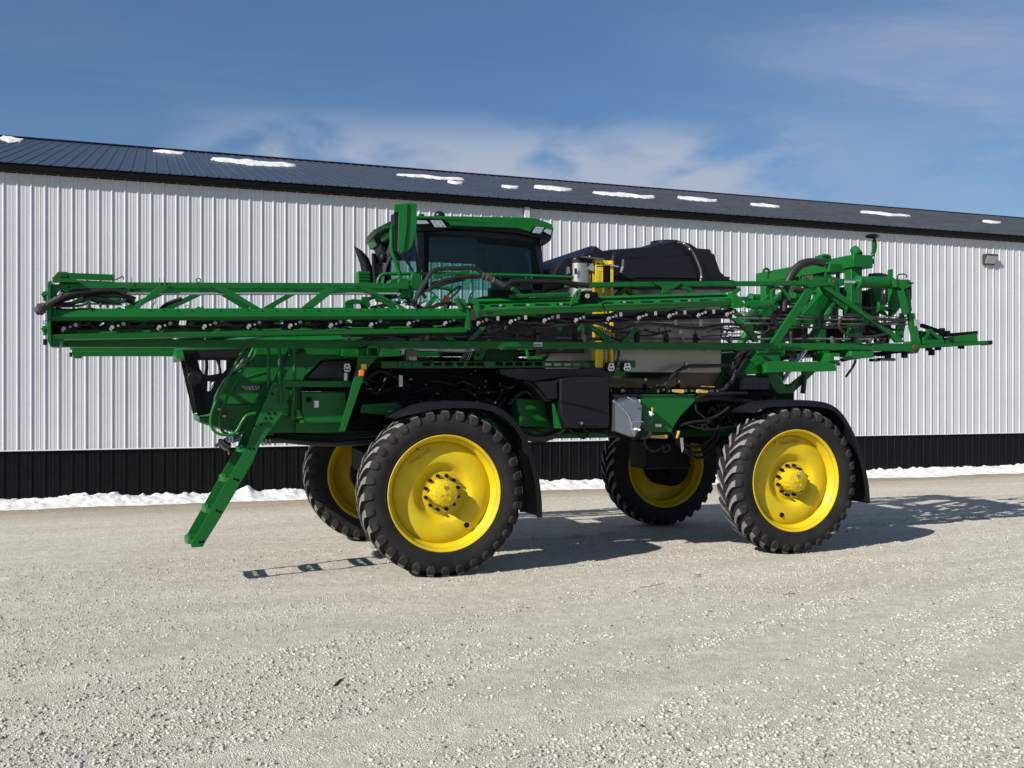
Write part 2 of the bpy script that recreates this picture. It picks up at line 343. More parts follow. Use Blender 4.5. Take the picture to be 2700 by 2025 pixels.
from mathutils import noise as mn
def band(x, y):
    t = max(0,min(1,(y-8)/4)); return y-(.48-.38*t*t*(3-2*t))*(x-1.8)
def relief(x, y):
    v = .012*mn.noise(Vector((x*.5,y*1.4,0)))+.010*mn.noise(Vector((x*1.6,y*4.5,3)))+.007*mn.noise(Vector((x*7,y*9,7)))+.004*mn.noise(Vector((x*19,y*22,9)))
    # shallow tyre tracks running with the yard
    bb = band(x,y)
    v += .007*mn.noise(Vector((x*.8,bb*7,13)))
    for c, a in ((7.55,.016),(7.85,-.012),(6.2,.012),(6.55,-.008),(5.0,.012),(5.35,-.008),(12.12,.030),(12.36,-.014),(8.6,.010),(4.2,.01)):
        d = (bb-c)/.06
        if abs(d) < 3: v += a*math.exp(-d*d)*(.5+.5*math.sin(x*11+c*5))
    return v
def build_ground():
    xs = list(np.arange(-8,20,.035)); ys = list(np.arange(3.0,14.5,.035))
    nx, ny = len(xs), len(ys); vs = []
    for j, y in enumerate(ys):
        for i, x in enumerate(xs):
            e = min(1, (x+8)/1, (20-x)/1, (y-3)/.5, (14.5-y)/1)
            vs.append((x, y, relief(x,y)*max(0,e)))
    fs = [(j*nx+i, j*nx+i+1, (j+1)*nx+i+1, (j+1)*nx+i) for j in range(ny-1) for i in range(nx-1)]
    x0,x1,y0,y1 = xs[0],xs[-1],ys[0],ys[-1]; b0 = len(vs); Bg = 400
    # outer ring shares only borders (long quads)
    vs += [(-Bg,-Bg,0),(x0,-Bg,0),(x1,-Bg,0),(Bg,-Bg,0),(-Bg,y0,0),(x0,y0,0),(x1,y0,0),(Bg,y0,0),(-Bg,y1,0),(x0,y1,0),(x1,y1,0),(Bg,y1,0),(-Bg,Bg,0),(x0,Bg,0),(x1,Bg,0),(Bg,Bg,0)]
    for r in range(3):
        for c in range(3):
            if r == 1 and c == 1: continue
            q = b0+r*4+c; fs.append((q,q+1,q+5,q+4))
    me = bpy.data.meshes.new('ground'); me.from_pydata(vs, [], fs); me.materials.append(MATS['gravel_ground'])
    me.polygons.foreach_set('use_smooth', [True]*len(me.polygons)); me.update()
    o = bpy.data.objects.new('ground', me); C.objects.link(o); o['kind'] = 'structure'
build_ground()

# loose stones: one stuff object
nt, b = node_mat('stone'); b.inputs['Roughness'].default_value = .85; b.inputs['Specular IOR Level'].default_value = .3
g = N_(nt,'ShaderNodeNewGeometry'); r = N_(nt,'ShaderNodeValToRGB')
cr = r.color_ramp; cr.elements[0].color = (.34,.32,.28,1); cr.elements[1].color = (.58,.55,.49,1); e = cr.elements.new(.45); e.color = (.44,.415,.365,1); e = cr.elements.new(.85); e.color = (.50,.475,.415,1); e = cr.elements.new(.04); e.color = (.10,.09,.085,1); e = cr.elements.new(.07); e.color = (.33,.30,.26,1)
nt.links.new(g.outputs['Random Per Island'], r.inputs[0]); nt.links.new(r.outputs[0], b.inputs['Base Color'])
def build_stones():
    bm = bmesh.new(); bmesh.ops.create_icosphere(bm, subdivisions=1, radius=1)
    bv = np.array([v.co[:] for v in bm.verts]); bf = np.array([[v.index for v in f.verts] for f in bm.faces]); bm.free()
    protos = []
    for k in range(12):
        p = (bv*(1+rng.uniform(-.22,.22,(len(bv),1)))+rng.uniform(-.30,.30,bv.shape))*np.array([1,rng.uniform(.5,.95),rng.uniform(.40,.75)]); protos.append(p)
    pts = []
    def scatter(n, y0, y1, rmin, rmax, pw, thr):
        cnt = 0; tries = 0
        while cnt < n and tries < n*12:
            tries += 1
            y = random.uniform(y0, y1)
            # frame of the view on the ground plus a margin
            xl, xr = -.24*y-1.0, 1.22*y+1.0
            x = random.uniform(xl, xr)
            yy = band(x,y); d = .5+.55*mn.noise(Vector((x*.22+4,yy*1.1,2)))+.65*mn.noise(Vector((x*.4,yy*3.6,5)))+.35*mn.noise(Vector((x*4,y*6,8)))+.12*max(0,min(1,(1.5-x)/2))
            if d < thr+random.uniform(-.25,.25): continue
            rr = rmin+(rmax-rmin)*random.random()**pw
            pts.append((x,y,rr)); cnt += 1
    scatter(95000, 3.2, 8.0, .003, .019, 5.5, .50)
    scatter(50000, 8.0, 12.5, .0035, .016, 4.5, .50)
    scatter(12000, 12.5, 18.4, .005, .013, 3.5, .6)
    scatter(30000, 3.2, 9.5, .0025, .009, 3, .1)
    n = len(pts); nv = len(bv); nf = len(bf)
    allv = np.empty((n*nv,3), np.float32); allf = np.empty((n*nf,3), np.int32)
    for i, (x,y,rr) in enumerate(pts):
        a = random.uniform(0, 6.283); ca, sa = math.cos(a), math.sin(a)
        tl = random.uniform(-.5,.5); ct, st = math.cos(tl), math.sin(tl)
        p = protos[i % 12]*rr
        q = np.stack([p[:,0]*ct-p[:,2]*st, p[:,1], p[:,0]*st+p[:,2]*ct], 1)
        q = np.stack([q[:,0]*ca-q[:,1]*sa, q[:,0]*sa+q[:,1]*ca, q[:,2]], 1)
        z = relief(x,y) *max(0,min(1,(14.5-y)/1)) if (y < 14.5 and -7 < x < 19) else 0
        allv[i*nv:(i+1)*nv] = q+np.array([x,y,z+rr*.12]); allf[i*nf:(i+1)*nf] = bf+i*nv
    me = bpy.data.meshes.new('gravel_stones')
    me.vertices.add(n*nv); me.vertices.foreach_set('co', allv.ravel())
    me.loops.add(n*nf*3); me.loops.foreach_set('vertex_index', allf.ravel())
    me.polygons.add(n*nf); me.polygons.foreach_set('loop_start', np.arange(0,n*nf*3,3,dtype=np.int32)); me.polygons.foreach_set('loop_total', np.full(n*nf,3,np.int32))
    me.materials.append(MATS['stone']); me.update(calc_edges=True); me.validate()
    o = bpy.data.objects.new('gravel_stones', me); C.objects.link(o)
    tag(o, 'loose pale limestone gravel scattered over the yard', 'gravel', kind='stuff')
build_stones()

# ---------------------------------------------------------------- shed
shed = bpy.data.objects.new('storage_shed', None); C.objects.link(shed); shed.location = (10,20,0)
tag(shed, 'long metal shed with white ribbed walls, black base panels and dark roof', 'building')
mat('wall_white', (.53,.54,.555), .42, noise=.09, nscale=.9)
mat('wall_black', (.003,.0033,.004), .38, dust=(.010,.010,.0095), dustamt=.35, nscale=5, spec=.14)
mat('roof_metal', (.034,.036,.042), .34, .1, coat=.15, dust=(.07,.072,.078), dustamt=.6, nscale=2)
mat('trim_black', (.004,.004,.005), .4, spec=.15)
mat('screw', (.55,.56,.58), .4, .4)
PIT = .2286
def rib_wall(x0, x1, y, z0, z1, phase=0):
    pr = [(0,0),(.004,0),(.020,-.018),(.034,-.018),(.048,0),(.098,0),(.105,-.0035),(.113,-.0035),(.120,0),(.160,0),(.167,-.0035),(.175,-.0035),(.182,0)]
    m = MB(); pts = []; x = x0+phase
    while x < x1:
        pts += [(x+a, y+d) for a, d in pr]; x += PIT
    n = len(pts); vs = [(a,b,z0) for a,b in pts]+[(a,b,z1) for a,b in pts]
    m.add(vs, [(i,i+1,i+1+n,i+n) for i in range(n-1)]); return m
base = (10,20,0)
XL, XR = -9.0, 46.0
rib_wall(XL, XR, 20.0, .945, 6.16, .06).build('white_wall', 'wall_white', shed, base=None, local=False).location = (-10,-20,0)
rib_wall(XL, XR, 20.012, .03, .925, .06).build('base_panel', 'wall_black', shed, local=False).location = (-10,-20,0)
def sb(mb, name, m, bevel=0):
    o = mb.build(name, m, shed, local=False, bevel=bevel); o.location = (-10,-20,0); return o
sb(MB().prof((XL,19.965,.930),(XR,19.965,.930),[(0,0),(.05,0),(.05,.022),(.016,.022),(0,.006)]), 'drip_trim', 'wall_white')
sb(MB().box((XL,19.985,.0),(XR,20.03,.05)), 'foundation_trim', 'wall_black')
sb(MB().box((XL,20.04,.0),(XR,29,6.1)), 'wall_core', 'trim_black')
EY, EZ = 19.86, 6.155; RY, RZ = 29.5, 8.86; SL = (RZ-EZ)/(RY-EY)
sb(MB().prof((XL-.3,EY,6.01),(XR+.3,EY,6.01),[(0,.0),(-.012,.05),(-.02,.118),(-.006,.145),(.10,.145),(.13,.145),(.13,.02),(.10,.0)]), 'gutter', 'trim_black')
sb(MB().box((XL,19.985,6.0),(XR,20.03,6.02)), 'soffit', 'trim_black')
# roof sheet with ribs running up the slope
def roof():
    pr = [(0,0),(.006,.0),(.018,.02),(.034,.02),(.046,0),(.12,0),(.125,.004),(.135,.004),(.14,0)]
    m = MB(); pts = []; x = XL-.3
    while x < XR: pts += [(x+a, d) for a, d in pr]; x += PIT
    n = len(pts); y0 = EY-.04; y1 = RY
    vs = [(a,y0,EZ+SL*(y0-EY)+.006+d) for a,d in pts]+[(a,y1,RZ+.006+d) for a,d in pts]
    m.add(vs, [(i,i+1,i+1+n,i+n) for i in range(n-1)])
    m.add([(XL-.3,RY,RZ),(XR,RY,RZ),(XR,RY+10,RZ-2.8),(XL-.3,RY+10,RZ-2.8)], [(0,1,2,3)])
    return m
sb(roof(), 'roof', 'roof_metal')
sb(MB().prof((XL-.3,RY,RZ),(XR,RY,RZ),[(-.18,-.022),(-.17,.0),(0,.055),(.17,.0),(.18,-.03),(0,.01)]), 'ridge_cap', 'trim_black')
m = MB(); x = XL+.06
i = 0
while x < XR-1:
    if i % 2 == 0:
        for z in (1.55,4.55,) : m.sph((x+.062, 19.999, z+((i*37)%11)*.004), .006, 4)
    if i % 4 == 1: m.sph((x+.062,19.999,2.6), .006, 4); m.sph((x+.062,19.999,3.6), .006, 4)
    i += 1; x += PIT
sb(m, 'wall_screws', 'screw')['kind'] = 'stuff'
p = P(U(1389,545),19.95); sb(MB().box((p.x-.06,19.90,p.z-.55),(p.x+.06,19.972,p.z+.1)), 'wall_bracket', 'wall_white', .006)

# wall light
wl = bpy.data.objects.new('wall_light', None); C.objects.link(wl); pw = P(U(2604,685),20); wl.location = pw
tag(wl, 'small bronze wall pack light high on the white wall near the right edge', 'wall light')
def wl_build(mb, name, mt, bevel=0): return mb.build(name, mt, wl, base=None, local=False, bevel=bevel)
hw = .20
m = MB(); m.loft([[Vector((x,-.019,-.14)),Vector((x,-.019,.13)),Vector((x,-.15,.135)),Vector((x,-.16,.10)),Vector((x,-.06,-.13))] for x in (-hw,hw)])
wl_build(m, 'housing', 'bronze', .006)
nrm = Vector((0,-.23,-.10)).normalized()*-.0  # lens lies in the tilted face
m = MB(); a0, a1 = Vector((0,-.153,.085)), Vector((0,-.070,-.105)); off = Vector((0,-.012,-.005))
m.loft([[Vector((x,0,0))+a0+off, Vector((x,0,0))+a1+off, Vector((x,0,0))+a1, Vector((x,0,0))+a0] for x in (-hw+.03,hw-.03)])
wl_build(m, 'lens', 'lamp_lens')

# snow bank along the wall
def build_snow():
    m = MB(); xs = np.arange(XL, XR, .045); rows = 24; vs = []
    for i, x in enumerate(xs):
        hgt = .06+.07*mn.noise(Vector((x*.45,3.3,0)))+.04*mn.noise(Vector((x*1.5,1,0)))+.02*mn.noise(Vector((x*5,2,0)))
        hgt += .16*math.exp(-((x-1.75)/.10)**2)+.11*math.exp(-((x+.9)/.6)**2)+.04*math.exp(-((x-2.6)/.3)**2)+.08*math.exp(-((x-13.3)/.25)**2)
        hgt = max(hgt*(.7+.3*max(0,min(1,(x-3)/4))), .015)
        wd = 1.35+.22*mn.noise(Vector((x*.6,9,0)))+.10*mn.noise(Vector((x*3,9,4)))+.05*mn.noise(Vector((x*9,9,4)))
        for j in range(rows):
            t = j/(rows-1); y = 19.99-t*wd
            z = hgt*.85*(1-t**2.2)*(.8+.35*math.sin(math.pi*min(1,t*1.6)))+.10*abs(mn.noise(Vector((x*4,y*4,1))))*(1-t**3)+.04*mn.noise(Vector((x*11,y*11,1)))*(1-t**3)+.02*mn.noise(Vector((x*27,y*27,1)))*(1-t**4)
            vs.append((x, y, max(z,-.02) if t < 1 else -.03))
    n = len(xs)
    m.add(vs, [(i*rows+j,(i+1)*rows+j,(i+1)*rows+j+1,i*rows+j+1) for i in range(n-1) for j in range(rows-1)], True)
    o = m.build('snow_bank', 'snow', None, local=False)
    tag(o, 'low ridge of old snow melting along the foot of the shed wall', 'snow bank', kind='stuff')
build_snow()
# snow left on the roof
def roofpt(u, v):
    a = (u-1350)/F; b_ = (HOR-v)/F
    # z = CH + t b = EZ + SL*(y-EY), y = t*(FY-FX*a)
    k = FY-FX*a; t = (CH-EZ+SL*EY)/(SL*k-b_); return Vector((t*(FX+FY*a), t*k, CH+t*b_))
patches = [(0,62,370,11,'ragged snow patch by the roof ridge at the far left corner of the photo'),(403,487,404,3.2,'thin narrow streak of snow under the ridge, second patch from the left'),
 (556,782,431,11,'largest long snow patch on the roof, left of the cab'),(1045,1225,470,4,'thin broken snow streak on the roof above the cab'),
 (1180,1222,485,3,'tiny snow fleck just below the thin streak above the cab'),(1322,1368,496,4,'small snow fleck between the thin streak and the pointed patch right of the cab'),
 (1408,1510,500,6,'pointed snow patch on the roof just right of the cab roof'),(1562,1728,517,7,'flat wide snow patch on the roof above the black tank'),
 (1786,1892,528,7,'rounded snow patch on the roof above the green top chord'),(1978,2058,545,5,'small flat snow patch on the roof left of the mast'),
 (2268,2402,567,5,'long thin snow patch on the roof right of the mast'),(2590,2640,588,4,'last small snow fleck on the roof above the wall light')]
for k, (u0,u1,v,h,lab) in enumerate(patches):
    n = 44; ptsu = []; ptsl = []
    for i in range(n+1):
        t = i/n; u = u0+(u1-u0)*t
        env = math.sin(math.pi*min(max(t,.02),.98))**.55
        sk = 1.0 if t < .5 else .75
        up = v-h*env*sk*(.6+.4*mn.noise(Vector((u*.03,k,0)))+.12*mn.noise(Vector((u*.06,k,3))))+(t-.5)*.078*(u1-u0)
        dn = v+h*env*(.75+.55*mn.noise(Vector((u*.022,k,5)))+.15*mn.noise(Vector((u*.07,k,9))))*.75+(t-.5)*.078*(u1-u0)
        ptsu.append(roofpt(u,up)); ptsl.append(roofpt(u,dn))
    c = roofpt((u0+u1)/2, v); rows = []
    for i in range(n+1):
        a_, b_ = ptsu[i], ptsl[i]; row = []
        for j in range(6):
            t = j/5; p = a_.lerp(b_, t)
            z = EZ+SL*(p.y-EY)+.012+(.085*math.sin(math.pi*t)**.6*(.7+.5*mn.noise(Vector((p.x*2,p.y*2,k)))) if 0 < i < n else 0)
            row.append(Vector((p.x,p.y,z)))
        rows.append(row)
    m = MB(); vs = [p for r_ in rows for p in r_]
    m.add(vs, [(i*6+j,(i+1)*6+j,(i+1)*6+j+1,i*6+j+1) for i in range(n) for j in range(5)], True)
    o = m.build('snow_patch', 'snow', None, base=c)
    tag(o, lab, 'snow patch', 'snow patches left on the shed roof')

# litter on the gravel
def gp(u, v):
    t = CH*F/(v-HOR); a = (u-1350)/F; return Vector((t*(FX+FY*a), t*(FY-FX*a), 0))
mat('leaf_brown', (.10,.045,.022), .75, noise=.4, nscale=60); mat('twig', (.07,.05,.035), .8)
c = gp(904,1812); m = MB(); vs = []
for i in range(9):
    for j in range(5):
        t = i/8; s = (j-2)/2; wdt = .026*math.sin(math.pi*min(.97,max(.06,t)))
        vs.append(c+Vector((-.055+.11*t*.6+.02*s, .05*(t-.5), .02+.03*t*t+.022*abs(s)*math.sin(3*t)))+Vector((0,wdt*s,0)))
m.add(vs, [(i*5+j,(i+1)*5+j,(i+1)*5+j+1,i*5+j+1) for i in range(8) for j in range(4)], True)
m.tube([c+Vector((-.05,-.02,.012)),c+Vector((-.08,-.05,.02)),c+Vector((-.085,-.08,.012))], .002, 5)
o = m.build('dead_leaf', 'leaf_brown', None, base=c); tag(o, 'curled brown dead leaf lying on the gravel in front of the front wheel', 'leaf')
for (u,v,lab,L_,an) in ((1842,1520,'dark crumpled leaf on the gravel below the middle of the sprayer',.06,.3),):
    c = gp(u,v); m = MB(); vs = []
    for i in range(6):
        for j in range(4):
            vs.append(c+Vector((-.035+.014*i, -.02+.014*j, .012+.016*random.random())))
    m.add(vs, [(i*4+j,(i+1)*4+j,(i+1)*4+j+1,i*4+j+1) for i in range(5) for j in range(3)], True)
    o = m.build('dead_leaf', 'twig', None, base=c); tag(o, lab, 'leaf')
for (u,v,L_,an,lab) in ((1720,1550,.35,.25,'thin dark twig lying on the gravel between the near wheels'),(2080,1572,.16,.1,'short dark twig on the gravel below the rear near wheel')):
    c = gp(u,v); m = MB()
    pts = [c+Vector((L_*(i/6-.5)*math.cos(an)+random.uniform(-.01,.01), L_*(i/6-.5)*math.sin(an)+random.uniform(-.02,.02), .02+random.uniform(0,.008))) for i in range(7)]
    m.tube(pts, .0035, 5, 3); m.tube([pts[3],pts[3]+Vector((.03,.04,.01)),pts[3]+Vector((.07,.05,.0))], .002, 5, 3)
    o = m.build('twig', 'twig', None, base=c); tag(o, lab, 'twig')
# ================================================================ SPRAYER
root = bpy.data.objects.new('crop_sprayer', None); C.objects.link(root); root.location = R0
tag(root, 'tall green and yellow self-propelled crop sprayer with folded booms parked on gravel beside the shed', 'crop sprayer')
def part(mb, name, m, parent=None, bevel=0, label=None):
    o = mb.build(name, m, parent or root, bevel=bevel)
    if label: o['label'] = label
    return o
# ---------------------------------------------------------------- wheels
WR, RIM = .915, .63
def tyre_mesh():
    m = MB()
    pr = [(.595,-.175),(.615,-.195),(.645,-.205),(.70,-.225),(.76,-.232),(.815,-.222),(.850,-.195),(.866,-.15),(.872,-.08),(.874,0)]
    pr = pr+[(r,-d) for r,d in reversed(pr[:-1])]
    m.lathe(pr, 96)
    # raised rings on the side walls
    for s in (-1,1):
        m.lathe([(.652,s*.207),(.657,s*.213),(.664,s*.213),(.669,s*.213)], 96)
    return m
def lug_mesh():
    m = MB(); NL = 32
    # stations: (axial offset from centre, radius of lug top, radius of foot, angle lead, half width)
    st = [(.018,.915,.865,.000,.024),(.07,.914,.862,.045,.025),(.125,.911,.858,.085,.028),(.172,.904,.845,.113,.034),(.206,.884,.825,.125,.040),(.226,.852,.80,.128,.042),(.238,.815,.78,.127,.034),(.236,.79,.77,.126,.014)]
    for side in (-1,1):
        for k in range(NL):
            th0 = 2*math.pi*(k+(0 if side < 0 else .5))/NL; rings = []
            for (y, ro, ri, ld, hw_) in st:
                th = th0-ld*1.55
                def q(r, dth, yy): return Vector((-r*math.cos(th+dth), yy*side, r*math.sin(th+dth)*-1))
                yi = y-.02 if y > .19 else y
                a = hw_/ro
                rings.append([q(ri,-a*1.35,yi), q(ro,-a,y), q(ro,a,y), q(ri,a*1.35,yi)])
            m.loft(rings)
    return m
def rim_mesh():
    m = MB()
    # front face towards -y; flange, bead seat, well, dished disc
    m.lathe([(.600,-.175),(.618,-.200),(.628,-.208),(.634,-.203),(.630,-.190),(.612,-.172)], 96)
    m.lathe([(.628,-.208),(.612,-.203),(.600,-.190),(.592,-.150),(.586,-.135),(.575,-.128),(.560,-.085),(.553,-.070)], 96)
    m.lathe([(.553,-.070),(.553,.10),(.592,.135),(.600,.175),(.628,.200),(.634,.203),(.628,.208),(.612,.203),(.590,.18),(.58,.14),(.54,.11),(.54,-.07)], 96)
    return m
def disc_mesh():
    m = MB()
    m.lathe([(.549,-.066),(.535,-.075),(.505,-.090),(.46,-.104),(.40,-.110),(.345,-.106),(.325,-.100),(.295,-.076),(.275,-.052),(.258,-.042),(.236,-.040),(.226,-.046),(.222,-.056),(.19,-.058),(.12,-.058)], 96)
    m.lathe([(.549,-.054),(.505,-.078),(.40,-.098),(.345,-.094),(.30,-.078),(.272,-.046),(.235,-.014),(.12,-.014),(.12,-.058)], 96)
    return m
def hub_mesh():
    m = MB(); n = 60
    def ring(r0, d, tooth=0):
        return [Vector(((r0+tooth*(1 if (k//2)%2 else 0))*math.cos(2*math.pi*k/n), d, (r0+tooth*(1 if (k//2)%2 else 0))*math.sin(2*math.pi*k/n))) for k in range(n)]
    m.loft([ring(.128,-.046), ring(.126,-.115), ring(.122,-.150), ring(.104,-.150,.007), ring(.112,-.150,.007), ring(.113,-.222,.007), ring(.106,-.230,.003)], False)
    m.add(ring(.106,-.230,.003), [tuple(range(n))])
    for v_ in m.v: v_.x *= 1.16; v_.z *= 1.16
    for k in range(15):
        a = 2*math.pi*k/15; c_ = (.114*math.cos(a), -.230, .114*math.sin(a)); m.cyl(c_, (c_[0],-.2335,c_[2]), .0045, 6)
    for k in range(0):
        a = 2*math.pi*k/10; c_ = (.138*math.cos(a), -.150, .138*math.sin(a)); m.cyl(c_, (c_[0],-.160,c_[2]), .006, 6)
    m.cyl((0,-.23,0),(0,-.236,0),.018,16); m.cyl((.045,-.23,-.055),(.045,-.237,-.055),.012,8); m.cyl((-.03,-.23,-.06),(-.03,-.237,-.06),.012,8)
    m.box((-.012,-.236,.03),(.0,-.23,.062)); m.box((-.06,-.235,-.02),(-.032,-.23,-.01))
    return m
def lp(mb, name, mt, parent, bevel=0): return mb.build(name, mt, parent, local=False, bevel=bevel)
def make_wheel():
    wroot = lp(rim_mesh(), 'wheel', 'yellow', root)
    lp(disc_mesh(), 'wheel_disc', 'yellow', wroot); lp(tyre_mesh(), 'tyre', 'rubber', wroot); tt = lp(lug_mesh(), 'tyre_tread', 'lug_rubber', wroot); tt.data.materials.append(MATS['lug_top'])
    for f_ in tt.data.polygons:
        c_ = f_.center
        nr_ = (f_.normal.x*c_.x+f_.normal.z*c_.z)/math.hypot(c_.x,c_.z)
        if math.hypot(c_.x,c_.z) > .87 and nr_ > .6: f_.material_index = 1
    lp(hub_mesh(), 'hub', 'yellow', wroot)
    m = MB(); m.box((-.022,-.2385,.052),(.022,-.2305,.082)); lp(m, 'hub_plate', 'steel', wroot)
    nm = MB(); nm.cyl((0,0,0),(0,-.03,0),.021,6); nm.cyl((0,-.03,0),(0,-.062,0),.014,10)
    first = None
    for k in range(12):
        a = 2*math.pi*(k+.5)/12
        if first is None: first = lp(nm, 'wheel_nut', 'dark_metal', wroot); q = first
        else: q = first.copy(); C.objects.link(q)
        q.location = (.188*math.cos(a), -.056, .188*math.sin(a))
    m = MB(); m.tube([(.0,-.10,.585),(.0,-.13,.565),(.01,-.16,.55)], .008, 6); vs_ = lp(m, 'valve_stem', 'rust', wroot)
    m = MB(); m.cyl((0,-.098,0),(0,-.112,0),.030,20); pg_ = lp(m, 'disc_plug', 'dark_metal', wroot); pg_.location = (.27,0,-.362)
    m = MB(); m.tube([(0,.0,.0),(0,.3,.0)], .15, 20, 1); m.cyl((0,.02,0),(0,.36,0),.30,24); m.box((-.28,.05,.0),(.28,.36,.42)); m.cyl((0,.30,0),(0,.42,0),.13,16)
    lp(m, 'drive_motor', 'dark_metal', wroot)
    return wroot
def copy_tree(o, parent):
    c_ = o.copy(); C.objects.link(c_); c_.parent = parent
    for ch in list(o.children): copy_tree(ch, c_)
    return c_
proto = make_wheel()
WX = (2.977, 7.48); WY = (10.415, 13.285)
wheels = []
for i, (x, y, s, ang) in enumerate(((WX[0],WY[0],1,0),(WX[1],WY[0],1,0),(WX[0]-.15,WY[1],-1,0),(WX[1]-.22,WY[1],-1,0))):
    o = proto if i == 0 else copy_tree(proto, root)
    o.location = Vector((x,y,.905))-R0; o.scale = (1,s,1); o.rotation_euler = (0, ang, 0)
    wheels.append(o)
    for ch in o.children:
        if ch.name.startswith('disc_plug') and x > 5: ch.location = (-.15,0,-.425)
        if ch.name.startswith('valve_stem') and x < 5: ch.rotation_euler = (0,-.55,0)
# ---------------------------------------------------------------- mudguards (near ones read from the photo, far ones mirrored)
def fender(x0, kind):
    if kind: pth = [(-.55,1.73),(-.42,1.80),(-.2,1.875),(.1,1.90),(.42,1.885),(.66,1.81),(.86,1.63),(1.00,1.38),(1.09,1.08),(1.13,.80),(1.135,.60)]
    else: pth = [(-.62,1.76),(-.42,1.86),(-.1,1.90),(.25,1.895),(.52,1.85),(.70,1.73),(.88,1.48),(1.01,1.20),(1.09,.90),(1.12,.70),(1.125,.585)]
    P_ = smooth([Vector((x0+a,0,b)) for a,b in pth], 4); m = MB(); rings = []
    for i, p in enumerate(P_):
        d = (P_[min(i+1,len(P_)-1)]-P_[max(0,i-1)]).normalized(); nn = Vector((-d.z,0,d.x))  # outward
        if nn.z < 0 and i < 3: nn = -nn
        t = i/(len(P_)-1); fl = .075*min(1,t*5+.15)
        w0, w1 = 10.20, 10.74
        rings.append([p+Vector((0,w0,0))-nn*fl, p+Vector((0,w0+.015,0))-nn*.012, p+Vector((0,w0+.05,0)), p+Vector((0,w1,0)), p+Vector((0,w1+.02,0))-nn*fl,
                      p+Vector((0,w1+.008,0))-nn*fl, p+Vector((0,w1-.01,0))-nn*.016, p+Vector((0,w0+.05,0))-nn*.016, p+Vector((0,w0+.022,0))-nn*.022, p+Vector((0,w0+.010,0))-nn*fl])
    m.loft(rings, True, True); return m
def rbracket(x0):
    m = MB(); m.bar((x0-.05,10.45,1.66),(x0-.05,10.45,1.90),.06,.4); m.tube([(x0-.1,10.8,1.5),(x0-.1,10.7,1.84),(x0+.3,10.5,1.86),(x0+.8,10.5,1.62),(x0+.95,10.5,1.35)], .02, 8); return m
fl = []
for x0, k in ((WX[0],1),(WX[1],0)):
    f1 = part(fender(x0,k), 'mudguard', 'black_plastic'); b1 = rbracket(x0).build('bracket', 'dark_metal', f1)
    f2 = f1.copy(); C.objects.link(f2); f2.scale = (1,-1,1); f2.parent = root
    b2 = b1.copy(); C.objects.link(b2); b2.parent = f2
# ---------------------------------------------------------------- chassis
m = MB()
for y in (11.35,12.25):
    m.box((1.2,y,1.42),(9.0,y+.1,1.68))
for x in (2.3,3.6,5.0,6.6,8.2,8.9): m.box((x,11.45,1.45),(x+.12,12.25,1.62))
part(m, 'chassis_frame', 'green', bevel=.006)
for x in WX:
    m = MB(); m.box((x-.11,10.85,1.26),(x+.11,12.85,1.46)); part(m, 'axle_beam', 'dark_metal', bevel=.01)
    for s in (-1,1):
        y = YC+s*1.06; x = x if s < 0 else x-(.15 if x < 5 else .22)
        m = MB(); m.box((x-.10,y-.06,.86),(x+.10,y+.06,1.75)); m.cyl((x,y,1.2),(x,y,1.95),.075,16); m.tube([(x-.15,y,1.7),(x-.2,y+.05*s,1.4),(x-.12,y+.18*s,1.1),(x,y+.24*s,.98)], .022, 8); m.tube([(x+.15,y,1.7),(x+.22,y+.05*s,1.35),(x+.14,y+.18*s,1.05)], .022, 8)
        part(m, 'wheel_leg', 'dark_metal', bevel=.01)
        m = MB(); m.cyl((x-.16,y+.06*s,.95),(x-.16,y+.06*s,1.32),.022,10); part(m, 'strut_rod', 'steel')
m = MB(); m.box((2.35,11.5,1.05),(3.0,12.2,1.30)); m.cyl((2.7,11.6,1.18),(3.5,11.6,1.18),.05,12); part(m, 'steering_assembly', 'dark_metal', bevel=.01)
# heavy black hose/rod assembly in front of the front wheel
m = MB(); Y_ = 10.95
pts = [P(H(x,y),Y_) for x,y in ((840,395),(1000,400),(1300,430),(1600,440),(1900,420),(2150,400))]
m.tube(pts, .035, 10); m.tube([p+Vector((0,.1,.07)) for p in pts], .028, 8); m.tube([p+Vector((0,.2,.03)) for p in pts], .03, 8)
m.tube([P(H(x,y),Y_+.1) for x,y in ((960,360),(1200,385),(1500,405),(1800,380))], .03, 8)
part(m, 'hose_bundle', 'hose')
m = MB()
for x in (850,890,925): m.cyl(P(H(x,400),10.9), P(H(x,452),10.9), .013, 8)
part(m, 'hose_fitting', 'steel')
# engine and driveline as black boxes, filling the shadow under the boom with dark colour
m = MB(); m.box((2.0,11.35,1.70),(4.6,12.35,2.42)); m.box((4.2,11.2,1.55),(5.6,12.5,2.1))
part(m, 'engine', 'dark_metal', bevel=.02)
m = MB(); random.seed(3)
for k in range(46):
    x = random.uniform(2.1,5.4); z = random.uniform(1.70,2.25); yy = random.uniform(11.0,11.3); l = random.uniform(.15,.6)
    m.tube([(x,yy,z),(x+l*.4,yy-.06,z+random.uniform(-.15,.15)),(x+l,yy,z+random.uniform(-.25,.2))], random.uniform(.008,.022), 6, 4)
part(m, 'engine_hose', 'hose')
m = MB()
for k in range(40):
    x = random.uniform(2.6,5.2); z = random.uniform(1.75,2.3); m.cyl((x,10.98,z),(x+random.uniform(-.01,.03),10.99,z+random.uniform(-.01,.01)),random.choice((.006,.009,.012)),6)
part(m, 'hose_clamp', 'steel')
m = MB(); m.wb(L,(842,1158),(895,1325),10.9,.004); part(m, 'service_label', 'label_white')
